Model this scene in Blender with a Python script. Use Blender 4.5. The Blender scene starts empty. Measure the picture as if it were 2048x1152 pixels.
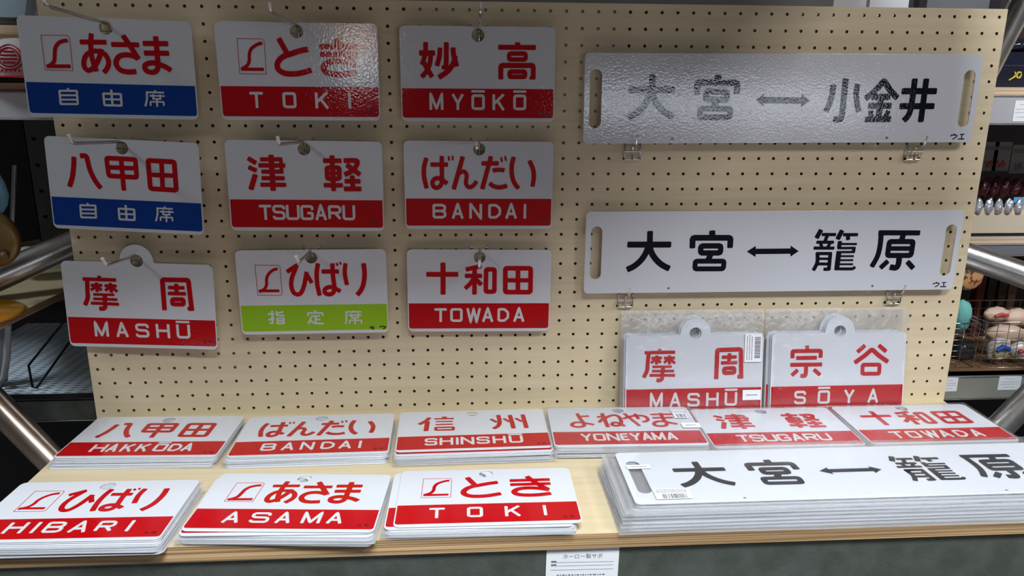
import bpy, bmesh, math, random
from mathutils import Vector, Matrix
random.seed(7)
PI = math.pi
SC = bpy.context.scene
COL = SC.collection

# ------------------------------------------------------------------ camera
# world frame: X right along the board, Y into the board (board front face at Y=0), Z up; origin at the first peg hole
RX, RY, RZ = -0.260159910, -0.00708718445, -0.0685176497
CAM = Vector((0.608950525, -1.23304343, -0.112441030))
F_PX = 1515.8082
def _rot():
    cx, sx, cy, sy, cz, sz = math.cos(RX), math.sin(RX), math.cos(RY), math.sin(RY), math.cos(RZ), math.sin(RZ)
    return Matrix(((cz,-sz,0),(sz,cz,0),(0,0,1))) @ Matrix(((1,0,0),(0,cx,-sx),(0,sx,cx))) @ Matrix(((cy,0,sy),(0,1,0),(-sy,0,cy)))
R = _rot()
cam = bpy.data.objects.new('camera', bpy.data.cameras.new('camera'))
COL.objects.link(cam)
cam.data.sensor_width = 36.0
cam.data.lens = F_PX / 2048 * 36.0
cam.data.clip_start = 0.05
M = Matrix.Identity(4)
for i in range(3):
    M[i][0] = R[i][0]; M[i][1] = R[i][2]; M[i][2] = -R[i][1]; M[i][3] = CAM[i]
cam.matrix_world = M
SC.camera = cam
def ray(u, v): return R @ Vector(((u-1024)/F_PX, 1.0, -(v-576)/F_PX))
def at(u, v, Y):
    d = ray(u, v); return CAM + d * ((Y-CAM.y)/d.y)
def atx(u, v, X):
    d = ray(u, v); return CAM + d * ((X-CAM.x)/d.x)

# ------------------------------------------------------------------ world, lights, exposure
SC.view_settings.view_transform = 'Standard'
SC.view_settings.look = 'None'
SC.view_settings.gamma = 1.0
SC.view_settings.exposure = 0.0
SC.view_settings.use_curve_mapping = False
w = bpy.data.worlds.new('world'); SC.world = w; w.use_nodes = True
w.node_tree.nodes['Background'].inputs[0].default_value = (0.55, 0.65, 0.85, 1)
w.node_tree.nodes['Background'].inputs[1].default_value = 0.052
def area(name, loc, size, power, col, rot=(0,0,0)):
    l = bpy.data.lights.new(name, 'AREA'); l.shape = 'RECTANGLE'; l.size, l.size_y = size
    l.energy = power; l.color = col
    o = bpy.data.objects.new(name, l); COL.objects.link(o); o.location = loc; o.rotation_euler = rot
    return o
COOL = (0.90, 0.96, 1.0)
area('ceiling_tube_light', (0.85, -1.80, 1.50), (0.9, 0.7), 132, COOL)
area('ceiling_tube_light', (2.45, -1.75, 1.50), (0.6, 0.7), 46, (1.0, 0.95, 0.94))
area('ceiling_tube_light', (-1.75, -0.70, 1.50), (0.6, 0.7), 30, COOL)
area('ceiling_tube_light', (1.9, 1.1, 1.50), (0.10, 1.2), 14, COOL)
# a lit show-case strip across the aisle behind the photographer
area('aisle_lamp', (2.15, -3.2, -0.205), (1.75, 0.16), 6.5, (0.80, 0.86, 1.0), (PI/2, 0, 0))
area('counter_lamp', (0.06, -3.2, 0.0), (0.15, 0.15), 0.9, (0.92, 0.95, 1.0), (PI/2, 0, 0))
area('counter_lamp', (0.06, -3.2, 0.16), (0.14, 0.15), 0.55, (1.0, 0.55, 0.28), (PI/2, 0, 0))

# ------------------------------------------------------------------ materials
MATS = {}
def mat(name, col, rough=0.5, metal=0.0, bump=None, noise=None, spec=0.5, coat=0.0, emit=None, alpha=None, trans=None):
    """bump=(scale, strength, stretch) noise=(scale, stretch, darker colour, amount)"""
    if name in MATS: return MATS[name]
    m = bpy.data.materials.new(name); m.use_nodes = True; nt = m.node_tree; b = nt.nodes['Principled BSDF']
    b.inputs['Base Color'].default_value = (*col, 1); b.inputs['Roughness'].default_value = rough
    b.inputs['Metallic'].default_value = metal; b.inputs['Specular IOR Level'].default_value = spec
    b.inputs['Coat Weight'].default_value = coat
    tc = nt.nodes.new('ShaderNodeTexCoord')
    def tex(scale, st, detail=4):
        mp = nt.nodes.new('ShaderNodeMapping'); mp.inputs['Scale'].default_value = st
        nt.links.new(tc.outputs['Object'], mp.inputs[0])
        n = nt.nodes.new('ShaderNodeTexNoise'); n.inputs['Scale'].default_value = scale; n.inputs['Detail'].default_value = detail
        nt.links.new(mp.outputs[0], n.inputs[0]); return n
    if noise:
        n = tex(noise[0], noise[1]); r = nt.nodes.new('ShaderNodeValToRGB')
        lo = noise[4] if len(noise) > 4 else 0.35; hi = noise[5] if len(noise) > 5 else 0.65
        r.color_ramp.elements[0].position = lo; r.color_ramp.elements[1].position = hi
        r.color_ramp.elements[0].color = (*noise[2], 1); r.color_ramp.elements[1].color = (*col, 1)
        nt.links.new(n.outputs[0], r.inputs[0]); nt.links.new(r.outputs[0], b.inputs['Base Color'])
    if bump:
        n = tex(bump[0], bump[2], 2); bp = nt.nodes.new('ShaderNodeBump'); bp.inputs['Strength'].default_value = bump[1]
        bp.inputs['Distance'].default_value = bump[3] if len(bump) > 3 else 0.001
        nt.links.new(n.outputs[0], bp.inputs['Height']); nt.links.new(bp.outputs[0], b.inputs['Normal'])
    if emit:
        b.inputs['Emission Color'].default_value = (*emit[0], 1); b.inputs['Emission Strength'].default_value = emit[1]
    MATS[name] = m; return m
def film(name, gloss=0.035, milky=0.03, rough=0.15, bscale=30, bstr=0.4, tint=(0.99, 0.99, 0.995)):
    """clear crinkled plastic film: transparent with a thin glossy coat and a trace of milky scatter"""
    if name in MATS: return MATS[name]
    m = bpy.data.materials.new(name); m.use_nodes = True; nt = m.node_tree; nt.nodes.clear()
    out = nt.nodes.new('ShaderNodeOutputMaterial'); tr = nt.nodes.new('ShaderNodeBsdfTransparent'); tr.inputs[0].default_value = (*tint, 1)
    gl = nt.nodes.new('ShaderNodeBsdfGlossy'); gl.inputs['Roughness'].default_value = rough
    df = nt.nodes.new('ShaderNodeBsdfDiffuse'); df.inputs[0].default_value = (0.85, 0.86, 0.88, 1)
    fr = nt.nodes.new('ShaderNodeLayerWeight'); fr.inputs['Blend'].default_value = 0.25
    ad = nt.nodes.new('ShaderNodeMath'); ad.operation = 'MULTIPLY_ADD'; ad.inputs[1].default_value = 0.35; ad.inputs[2].default_value = gloss
    nt.links.new(fr.outputs['Fresnel'], ad.inputs[0])
    m1 = nt.nodes.new('ShaderNodeMixShader'); m2 = nt.nodes.new('ShaderNodeMixShader'); m2.inputs[0].default_value = milky
    nt.links.new(ad.outputs[0], m1.inputs[0]); nt.links.new(tr.outputs[0], m1.inputs[1]); nt.links.new(gl.outputs[0], m1.inputs[2])
    nt.links.new(m1.outputs[0], m2.inputs[1]); nt.links.new(df.outputs[0], m2.inputs[2]); nt.links.new(m2.outputs[0], out.inputs[0])
    tc = nt.nodes.new('ShaderNodeTexCoord'); n = nt.nodes.new('ShaderNodeTexNoise'); n.inputs['Scale'].default_value = bscale
    n.inputs['Detail'].default_value = 2; n.inputs['Distortion'].default_value = 1.5
    nt.links.new(tc.outputs['Object'], n.inputs[0]); bp = nt.nodes.new('ShaderNodeBump'); bp.inputs['Strength'].default_value = bstr
    bp.inputs['Distance'].default_value = 0.004
    nt.links.new(n.outputs[0], bp.inputs['Height']); nt.links.new(bp.outputs[0], gl.inputs['Normal'])
    MATS[name] = m; return m
def ply_edge(name, light, dark, axis_scale):
    """sawn plywood edge: thin glue-line stripes stacked through the thickness (object Z)"""
    m = bpy.data.materials.new(name); m.use_nodes = True; nt = m.node_tree; b = nt.nodes['Principled BSDF']
    b.inputs['Roughness'].default_value = 0.6
    tc = nt.nodes.new('ShaderNodeTexCoord'); sp = nt.nodes.new('ShaderNodeSeparateXYZ'); nt.links.new(tc.outputs['Object'], sp.inputs[0])
    mu = nt.nodes.new('ShaderNodeMath'); mu.operation = 'MULTIPLY'; mu.inputs[1].default_value = axis_scale; nt.links.new(sp.outputs[2], mu.inputs[0])
    cb = nt.nodes.new('ShaderNodeCombineXYZ'); nt.links.new(mu.outputs[0], cb.inputs[2])
    m2 = nt.nodes.new('ShaderNodeMath'); m2.operation = 'MULTIPLY'; m2.inputs[1].default_value = 1.5; nt.links.new(sp.outputs[0], m2.inputs[0]); nt.links.new(m2.outputs[0], cb.inputs[0])
    n = nt.nodes.new('ShaderNodeTexNoise'); n.inputs['Scale'].default_value = 1.0; n.inputs['Detail'].default_value = 3
    nt.links.new(cb.outputs[0], n.inputs[0]); r = nt.nodes.new('ShaderNodeValToRGB')
    r.color_ramp.elements[0].position = 0.4; r.color_ramp.elements[1].position = 0.6
    r.color_ramp.elements[0].color = (*dark, 1); r.color_ramp.elements[1].color = (*light, 1)
    nt.links.new(n.outputs[0], r.inputs[0]); nt.links.new(r.outputs[0], b.inputs['Base Color'])
    return m
PEEL = (300, 0.22, (1, 1, 1), 0.0006)
ENAMEL = mat('white enamel', (0.58, 0.605, 0.65), 0.065, bump=PEEL)
RED = mat('red enamel', (0.42, 0.003, 0.006), 0.07, bump=PEEL)
BLUE = mat('blue enamel', (0.005, 0.04, 0.24), 0.07, bump=PEEL)
GREEN = mat('green enamel', (0.25, 0.47, 0.01), 0.25, bump=PEEL)
BLACK = mat('black enamel', (0.006, 0.006, 0.012), 0.065, bump=PEEL)
LETTERWHITE = mat('white lettering paint', (0.58, 0.59, 0.60), 0.2, bump=PEEL)
WOOD = mat('pale plywood face', (0.68, 0.58, 0.40), 0.6, noise=(3.0, (1.2, 1.2, 26), (0.60, 0.50, 0.33), 0, 0.3, 0.7))
SHELFWOOD = mat('pale plywood shelf face', (0.62, 0.52, 0.34), 0.5, noise=(3.0, (1.2, 26, 26), (0.55, 0.45, 0.285), 0, 0.3, 0.7))
PLY = ply_edge('plywood edge', (0.55, 0.37, 0.19), (0.20, 0.115, 0.05), 420)
CHROME = mat('bright wire', (0.62, 0.60, 0.58), 0.2, 1.0)
STEEL = mat('galvanised steel', (0.50, 0.51, 0.50), 0.38, 0.9, noise=(60, (1, 1, 1), (0.40, 0.41, 0.41), 0), bump=(300, 0.25, (1, 1, 1), 0.0006))
PIPE = mat('scaffold pipe steel', (0.62, 0.62, 0.60), 0.30, 0.95, noise=(14, (1, 1, 1), (0.45, 0.44, 0.43), 0), bump=(90, 0.25, (1, 1, 1), 0.001))
DARKSTEEL = mat('dark hammered steel', (0.12, 0.135, 0.12), 0.42, 0.5, noise=(30, (1, 1, 1), (0.085, 0.10, 0.085), 0), bump=(220, 0.5, (1, 1, 1), 0.001))
BLACKMETAL = mat('black painted wire', (0.012, 0.012, 0.02), 0.4, 0.3)
DARK = mat('dark background panel', (0.018, 0.014, 0.013), 0.7)
PAPER = mat('white paper', (0.72, 0.74, 0.77), 0.7)
INK = mat('grey print', (0.10, 0.10, 0.13), 0.7)
FILM = film('clear sleeve film')
FILM2 = film('clear sleeve film heavy', gloss=0.05, milky=0.14, bscale=18, bstr=0.6)

# ------------------------------------------------------------------ object helpers
def tag(o, label=None, cat=None, group=None, kind=None):
    if label: o['label'] = label
    if cat: o['category'] = cat
    if group: o['group'] = group
    if kind: o['kind'] = kind
    return o
def empty(name, loc=(0,0,0), mat4=None):
    o = bpy.data.objects.new(name, None); COL.objects.link(o); o.empty_display_size = 0.02
    if mat4 is not None: o.matrix_world = mat4
    else: o.location = loc
    return o
def obj(name, mesh, m, parent=None, mat4=None):
    if m is not None and not mesh.materials:
        for x in (m if isinstance(m, (list, tuple)) else [m]): mesh.materials.append(x)
    o = bpy.data.objects.new(name, mesh); COL.objects.link(o)
    if parent: o.parent = parent
    if mat4 is not None:
        if parent: o.matrix_local = mat4
        else: o.matrix_world = mat4
    return o
class MB:
    def __init__(s): s.v = []; s.f = []; s.mi = []; s.sm = []
    def add(s, vs, fs, mi=0, smooth=False):
        b = len(s.v); s.v += [tuple(x) for x in vs]
        for f in fs: s.f.append([b+i for i in f]); s.mi.append(mi); s.sm.append(smooth)
    def box(s, a, b, mi=0, m=None):
        x0,y0,z0 = a; x1,y1,z1 = b
        vs = [Vector(p) for p in ((x0,y0,z0),(x1,y0,z0),(x1,y1,z0),(x0,y1,z0),(x0,y0,z1),(x1,y0,z1),(x1,y1,z1),(x0,y1,z1))]
        if m is not None: vs = [m @ v for v in vs]
        s.add(vs, [(3,2,1,0),(4,5,6,7),(0,1,5,4),(1,2,6,5),(2,3,7,6),(3,0,4,7)], mi)
    def tube(s, pts, r, n=8, mi=0, cap=True, closed=False):
        pts = [Vector(p) for p in pts]; N = len(pts); rings = []; up = None
        for i, p in enumerate(pts):
            if closed: d = pts[(i+1) % N]-pts[i-1]
            else: d = pts[min(i+1, N-1)]-pts[max(i-1, 0)]
            if d.length < 1e-9: d = Vector((0,0,1))
            d.normalize()
            if up is None:
                up = Vector((0,0,1)) if abs(d.z) < 0.9 else Vector((1,0,0))
            a = d.cross(up)
            if a.length < 1e-5: a = d.cross(Vector((0.3,1,0.2)))
            a.normalize(); b = a.cross(d).normalized(); up = b
            rr = r[i] if isinstance(r, (list, tuple)) else r
            rings.append([p + (a*math.cos(2*PI*k/n)+b*math.sin(2*PI*k/n))*rr for k in range(n)])
        vs = [v for g in rings for v in g]; fs = []
        for i in range(N if closed else N-1):
            j = (i+1) % N
            for k in range(n): fs.append((i*n+k, i*n+(k+1) % n, j*n+(k+1) % n, j*n+k))
        s.add(vs, fs, mi, True)
        if cap and not closed:
            s.add(rings[0], [tuple(range(n))], mi); s.add(rings[-1], [tuple(reversed(range(n)))], mi)
    def lathe(s, prof, n=20, m=None, mi=0):
        vs = [Vector((r*math.cos(2*PI*k/n), r*math.sin(2*PI*k/n), z)) for r, z in prof for k in range(n)]
        if m is not None: vs = [m @ v for v in vs]
        s.add(vs, [(i*n+k, i*n+(k+1) % n, (i+1)*n+(k+1) % n, (i+1)*n+k) for i in range(len(prof)-1) for k in range(n)], mi, True)
    def mesh(s, name='mesh'):
        me = bpy.data.meshes.new(name); me.from_pydata(s.v, [], s.f); me.update()
        me.polygons.foreach_set('material_index', s.mi); me.polygons.foreach_set('use_smooth', s.sm)
        return me
    def build(s, name, m, parent=None, mat4=None): return obj(name, s.mesh(name), m, parent, mat4)

# ------------------------------------------------------------------ lettering: every glyph is drawn as brush strokes (mm, on a 240 x 143 plate)
GLYPHS = {
    'asama': '7 l -37.9 37.3 -0.9 38.1;7 s -20.6 49.9 -22.6 37.8 -23.7 23.2 -22.3 8.1 -18.9 -3.9;7.1 s -8.7 28.5 -11.9 19.1 -18.1 7.3 -25 -0.5 -31 -2.7 -35.3 2.4 -34.5 12.2 -29.7 19.9 -21.3 24.6 -13.5 24.8 -5.2 21.1 -1.2 13.2 -1.6 6 -4.9 -0.4 -9.4 -5.5;7.1 l 5.1 35.2 44.2 35.8;7.5 l 22.7 48.8 41.7 15.3;7.6 s 40.9 16.2 33.3 20 24.6 21.1 15.6 19 10.1 12.6 9.8 5.4 14.4 -0.8 22.1 -3.2 29.2 -3.2 36.6 -2.4;7.6 l 49.2 38.1 85.1 38.9;7.6 l 49.7 24.4 85.3 25.1;7.6 s 68.2 49 68.4 35 68.2 18.8 68.1 8 66.6 1.6 62.2 -2.3 55.9 -2.8 50 0.2 49.7 6.6 55.4 9.9 63.4 10.6 73 7.7 79.9 4.7 86.2 0.3',
    'asama_mark': '0.7 c -89.7 45.2 -54.2 46 -51.2 42.2 -51.9 -3.5 -89.5 -3.6;5.4 s -54.1 38.6 -60.3 37.9 -67.6 34.2 -72.4 27 -74.2 17.2 -76.4 8.3 -82.7 2.8 -86.9 1.6;5.4 l -87.3 1.6 -54.2 2.5',
    'toki': '8 l -27.1 48.7 -15.9 26.9;8.3 s 16 33.2 3.8 30.8 -9.5 26.6 -21.8 22.3 -29.8 14.9 -31.8 7.6 -29 2.1 -20.9 -2 -8.9 -2.8 3.4 -1.3 19 3;7.5 l 32.4 37 89.1 37.7;7.6 l 32.6 25.9 89 26.5;8.1 s 57.1 48.2 64.3 36 73.8 22.4 84.4 10.6;8.2 s 85.3 9.7 75.2 13.3 64.1 15.7 53.9 16 43.5 13.9 37.1 7.4 39.9 0.9 48.2 -2.2 61.2 -3 74.4 -2 86.8 0.6',
    'toki_mark': '0.7 c -88.1 47.4 -51.1 47.3 -48.4 44.2 -48.9 -3.2 -88.3 -3.1;4.8 s -51.6 41.5 -60.1 38.7 -68.4 32.7 -71.9 24.5 -72.6 16.3 -76.1 9 -85.4 3.4;4.8 l -85.8 3.4 -51.9 3.5',
    'myoko': '7.4 s -80.1 47.5 -80.7 33 -83.2 22.8 -86.4 13.5;7.6 l -84.3 18.2 -71 -4.6;7.4 s -72.7 28.5 -74.3 16.4 -79 5.2 -87.5 -4.7;8.3 l -90.6 31.1 -65.9 31.3;7.7 l -48.5 47.5 -49.4 8.2;6.5 l -56.4 10.2 -48.9 10.2;7.4 s -58.3 39.4 -59.6 25.8 -63.8 12;7.7 s -38.4 40 -37.4 27.8 -32.6 11.6;8.1 s -35 27.8 -38.1 16.7 -47.1 4.5 -61.4 -5;8 l 60.9 48.4 61.1 38.8;7.4 l 30.9 40.7 89.5 40.9;6.8 c 48 31.6 73.6 31.8 73.6 22.9 47.9 22.7;7.8 l 35.1 -7.3 35.3 13.8 85.7 14.1 85.8 -7;5.3 l 80.1 -4.5 86.7 -4.4;6.9 c 48.8 4.6 73.1 4.8 73.1 -3.1 48.8 -3.3',
    'hakkoda': '7.8 s -76 41.9 -77.7 27.9 -81.6 10.5 -88 -4.9;7.8 s -66.4 43.5 -57.2 43.6 -55.1 36.8 -53.2 24.4 -49.2 12.6 -44 2.6 -37.8 -4.9;7.3 c -25.2 42.2 19.8 42 19.7 14.5 -24 14.9;7 l -25.3 28 20 28.4;7.3 l -2.4 41.9 -2.3 -7.1;7.6 c 39.5 41.4 80.3 41.1 80.5 -2.6 39.9 -1.9;7 l 39.2 19.5 80.5 19.9;7.2 l 60.5 41.2 59.3 -2',
    'tsugaru': '7.5 l -86.4 43.7 -74 35.7;7.2 l -86.6 29.7 -74 23.9;8.2 l -76.3 18.5 -85.3 -6.1;8.5 l -50.8 49.2 -50.8 -7.6;6.5 l -67.9 41.8 -33.8 42.2;5.8 l -36.4 43.2 -35.9 22.6;7.1 l -71 32.5 -29.9 32.5;6.6 l -67.3 22.6 -33.4 23;6.8 l -67.7 12.5 -32 12.6;6.8 l -70.1 2.1 -30.3 2.2;7.8 l 42.3 49.2 42.6 -7.2;7.4 l 28.2 40.7 56.8 40.8;7.3 c 33.5 29.8 52.7 30 52.6 12.6 33.6 12.4;5.7 l 33.4 21 52.7 21.2;7.3 l 27.5 2.1 57.4 2.2;7.8 s 59.9 40.9 78.3 41.4 80.9 37.2 76.9 29.7 70.8 24.2 60.4 18.7;8 l 64 35 84.7 18.9;7.7 l 72.3 18 73 -3.2;7.5 l 60.1 8.7 84.9 8.7;7.7 l 58.6 -3.5 86 -3.3',
    'bandai': '7.3 s -84.2 44.3 -88.1 29.4 -88.4 14.3 -84.5 -5.1;7.2 l -77.9 33.5 -49.7 33.6;7.3 s -59.7 47.5 -59.8 32.5 -59.8 17.4 -59.8 7.3 -62 0.1 -67.7 -3.8 -73.2 -2 -75.1 4.2 -72.4 9.8 -66.2 11.8 -58.2 8.3 -51.3 2.7;3.4 l -48.9 47.1 -48.1 39.8;3.2 l -42.9 47.8 -42.1 40.4;7.5 l -26 46.8 -41.3 -6.4;6.9 s -33.7 18 -28.6 22.1 -23.1 21.8 -20.1 16.5 -20.9 9.4 -21 2.3 -16.9 -2.6 -11.8 -1.7 -7.2 2.4 -3.9 7.5;7.5 l 19.2 47.5 4.9 -5.9;7.4 l 3.6 35.9 31.8 36;3.4 l 35.1 46 36.9 38.3;3.2 l 41.4 47.8 43.4 40.1;7 s 21.8 23.8 26.8 25.3 35.9 25.6 41.1 24.3;7.3 s 16.8 4.3 22.7 -0.6 31.8 -2.8 39.9 -1.7 45.5 0.5;7.5 s 55.8 46.7 52.7 32.9 53 17.8 57.1 4.7 64.4 -4.7;7.4 s 80.7 40.8 86.5 29 88.7 17.9 88.3 8.8 86.6 -1.5',
    'mashu': '6.3 l -60.9 48.9 -61.6 43.3;6.1 l -87.8 42.6 -34.8 42.5;7 s -80.5 43 -82.1 24.2 -82.9 11.6 -88.7 -1.2;5.3 l -76 32.7 -57.5 33;5.6 l -66.4 37.5 -66.7 21.6;4.9 l -67 31.6 -76.5 24.3;4.9 l -66.7 31.6 -59.1 24.6;5.3 l -54.2 32.5 -34.8 32.5;5.6 l -44.6 37.4 -44.2 21.2;4.9 l -45.1 31.3 -53.9 24.2;4.9 l -44.6 31.3 -34.5 23.1;4.3 l -73.7 17.6 -39.9 17.8;4.6 l -74.4 10.2 -35.8 9.8;5.2 l -78.7 3 -33.9 2.1;7 s -55 18.4 -56.2 4.7 -56.7 -2.7 -59.9 -6 -66.4 -5.5;7.7 l 38.2 -6.1 38.6 45.1 79.9 45.7 82.2 -6;6.8 l 75.4 -2.5 82.4 -2.3;6.7 l 60.4 39.2 59.7 21.9;6.1 l 46.8 32.4 73.1 32.5;6.1 l 45.7 22.5 74.7 22.7;7.1 c 51.9 12.9 69.8 13.2 69.8 4.8 51.7 4.5',
    'hibari': '7.3 l -40.1 34.9 -21.8 46.6;7.2 s -23.3 46.4 -27.7 36.5 -32.7 24.5 -34.6 11.9 -31.9 0.7 -25.6 -3.3 -19.4 0 -14.1 11.7 -10.8 24.3 -8.4 35;6.8 l -10 33.2 -1.2 15.7;7.4 s 10.4 49 7.4 32.5 7.2 13.5 10 -5.9;7.4 l 15.2 35.1 43.3 34.8;7.3 s 33.5 48.8 33.3 27 34.5 8.9 32.4 -0.7 25.7 -3.8 19.3 -1.6 19 4.8 25.2 8.5 33.2 7.6 44.1 0.8;3.4 l 39.7 49.2 42.1 44.2;3.1 l 45.4 50.8 47.3 46.3;7 s 54.6 48.6 52.4 32 55.1 11.6;7.8 s 83.3 48.4 84.3 30.7 81.6 12.6 76.8 1.9 70.5 -5.7',
    'hibari_mark': '0.8 c -89.9 47 -52.8 46.4 -50.4 44.5 -50.2 -2.2 -53 -4.3 -89.2 -3.7;4.9 s -54.3 40.6 -62.6 37.9 -69.8 31.2 -73.3 22.9 -73.8 14.5 -77.6 7.2 -86.8 2;4.9 l -87.2 3.7 -54.1 3.3',
    'towada': '8.5 l -88.5 29 -35.3 29.1;8.5 l -60.6 49.4 -60.8 -6.2;7.6 l -23 37.2 3.3 43.7;7.9 l -8.1 40.7 -8.3 -6.2;7.6 l -24.6 26.5 4.5 26.5;7.5 s -8 24.5 -15.3 13.2 -24.3 4.4;7.7 l -6.9 21.3 3.7 10.7;7.7 c 11 37.8 25.1 37.8 25.2 -1 10.7 -1;8.1 c 43.1 39.8 85.6 39.8 86.1 -1.8 43.5 -1.8;7.5 l 43.4 18.9 85.9 18.9;8 l 64.2 39.8 64.9 -1.8',
    'shinshu': '7.3 s -70.2 47.2 -76.7 34.1 -87.1 22;8 l -73.6 32.6 -75.2 -3.5;8.5 l -45.9 49.2 -46.1 41.8;4.8 l -62.8 41.7 -30.3 41.2;4 l -60.3 31 -32.3 30.3;4 l -60.1 19.6 -32.1 19.3;5 c -59.9 8.6 -31.6 8.1 -31.6 -1.4 -59.7 -0.8;7.5 s 43.4 49.8 44.1 24.5 40.6 7.8 32.4 -1.6;5.5 l 29.7 34.8 39.4 21.9;7.5 l 62.8 48.4 65 -2.9;5 l 51.3 35.5 60.3 22.1;7.5 l 84.3 49 85.8 -2.9;5 l 71 35.4 80.7 21.9',
    'yoneyama': '6.5 s -70.6 48.4 -68 27.5 -64.6 11.3 -65.8 -0.3 -75.2 -4.1 -83.1 -0.3 -83.8 7 -77.3 13 -67.8 12.7 -57.8 8.2 -48 3.6;6.2 l -66.4 35.8 -51.9 37.5;7 l -28.7 48 -27.2 -6.1;6 l -39.4 32.8 -25.3 36.5;6 l -26.8 33.6 -39 11.8;6.5 s -33.4 17.7 -21.6 33.4 -10 39.8 -2.7 33.5 -1.6 16.7 -5.8 2.4 -13.6 -1.5 -19 3.2 -15.3 10.6 -6.9 8.4 0.8 -3.8;6.2 s 2.7 25.1 16 33.3 30.1 37 40.8 33.7 43.8 22.5 39.1 14.2 32.2 12.8;6 l 8.4 46.1 25.1 -3.2;6 l 26.3 44.2 28.6 23;5.5 l 51.5 40.7 88.1 40.6;5.5 l 52.3 27.1 87.1 27.1;6.5 s 69.9 46.7 69.4 24.1 71.3 7.3 67.8 -2.1 58.3 -4.6 50.2 -0.4 51.4 7.9 60.1 13.6 70.7 11.6 80.4 5.8 88.5 2.5',
    'soya': '6.9 l -57.6 50.6 -57.5 41.6;7.2 l -82.6 28.4 -83.1 41 -32.6 40.8 -32.8 28.3;7 l -76.2 28.7 -39.2 28.7;7.2 l -86.2 16.8 -29.3 16.7;7.2 s -57.8 15.4 -57.7 4 -59.1 -2.7 -67.2 -2.6;7 l -72.2 7.8 -83 -2.1;7 l -43.8 8.1 -31.8 -2.2;7.4 l 46.1 49.4 32.7 37.3;7.4 l 70.3 49.2 84.9 37.4;7.9 l 28.7 18.4 46.8 31.2 58.8 42.1 71.4 31 89.2 19;7 c 43.7 14.8 74.2 14.6 74.2 -1.6 43.8 -1.3',
    'jiyuseki': '3 l -61.5 -28.8 -61.7 -32.1;3 c -73.7 -33 -49.6 -32.5 -50.3 -51.7 -74.2 -52.2;2.8 l -73.6 -39.5 -49.6 -39;2.8 l -74.4 -45.8 -50.3 -45.3;3.2 c -13.1 -35.5 11.6 -35.8 11 -52.6 -13.2 -52.5;3.2 l -1.4 -29.4 -1.7 -52.6;2.8 l -13.7 -43.8 11.7 -43.7;2.8 l 60.5 -28.8 60.4 -31.7;2.6 l 47.3 -32.2 73.1 -32.1;2.8 s 48.6 -32.2 47.9 -42.4 44.7 -52.9;2.4 l 52 -37.2 73.9 -37.2;2.6 l 57.3 -34.7 57 -42.3;2.6 l 67.4 -34.8 67.2 -42.5;2.4 l 56.3 -41.7 67.7 -41.7;2.4 l 52.3 -52.1 52.6 -46 71.5 -45.9 71.3 -51.7;2.6 l 62.2 -41.9 61.6 -53.3',
    'shiteiseki': '3.5 l -68.4 -30 -69.2 -53.2;2.9 l -73.6 -51.8 -68.6 -51.9;3.5 l -75.4 -36 -65.2 -35.9;3.5 l -75.6 -46.5 -65.6 -43;3.3 l -61.2 -30.9 -61.4 -38.5 -48.9 -39.4;2.9 l -61.7 -35.2 -50 -32.5;3.1 c -61.1 -43.9 -50.4 -44.1 -50.9 -52.8 -61.5 -52.6;2.7 l -61.3 -48.2 -50.7 -48.4;3.4 l 1 -30.7 0.8 -35.2;3.2 l -11.1 -41 -11.1 -35.4 12.7 -35.4 12.9 -40.4;2.9 l -6.5 -40.6 8.7 -40.5;3.2 l 1.1 -40.7 0.6 -52.7;3 l 0.8 -46.7 8.8 -46.8;3.2 l -6.1 -42.7 -11.2 -54.3;3.2 s -7.4 -48.7 -0.4 -53.2 13.5 -54.1;3 l 63.7 -31.8 63.6 -34.7;2.8 l 50.3 -34.3 76.2 -34.5;3 s 51.5 -34.3 51.2 -45.5 49.7 -55.1;2.6 l 54.8 -40.1 76.4 -40.2;2.8 l 59.7 -36.9 59.8 -45.1;2.8 l 70.8 -36.8 70.6 -45.1;2.6 l 59.5 -44.5 70.8 -44.7;2.6 l 55.9 -54.9 56.1 -48.9 75.5 -49.2 75.8 -55.3;2.8 l 65.3 -44.1 65.2 -55.9',
    'seu': '1.5 l 88.7 -62.4 96.8 -61.2;1.5 l 91.4 -59.3 91.8 -64.2 96.2 -65;1.5 l 105.4 -62.3 105.7 -60.7 114.9 -60.9 114 -63.3 109.8 -65.5;1.3 l 110.1 -59.2 110.1 -60.8',
    'omiya': '9.9 l -216.2 37.1 -215.3 12.9;10.3 l -253.5 14.1 -179 13.7;10.3 s -217.9 11.9 -220.7 1 -228.3 -12 -239.8 -22.8 -252.3 -29.1;10.3 s -215.8 11.8 -211.6 -0.1 -203.6 -11.6 -193 -21 -179.2 -28.2;10.6 l -110.9 37.3 -110.4 27.3;9.9 l -142.7 7 -143.4 25.1 -78.6 24.6 -78.3 7.1;9.2 c -128.4 11.1 -94.2 10.9 -93.8 -1.3 -128.1 -1.1;10 l -110 -2 -114.4 -14;8.5 c -136 -15.2 -86.5 -15.6 -86.8 -29 -135.9 -28.6',
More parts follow.
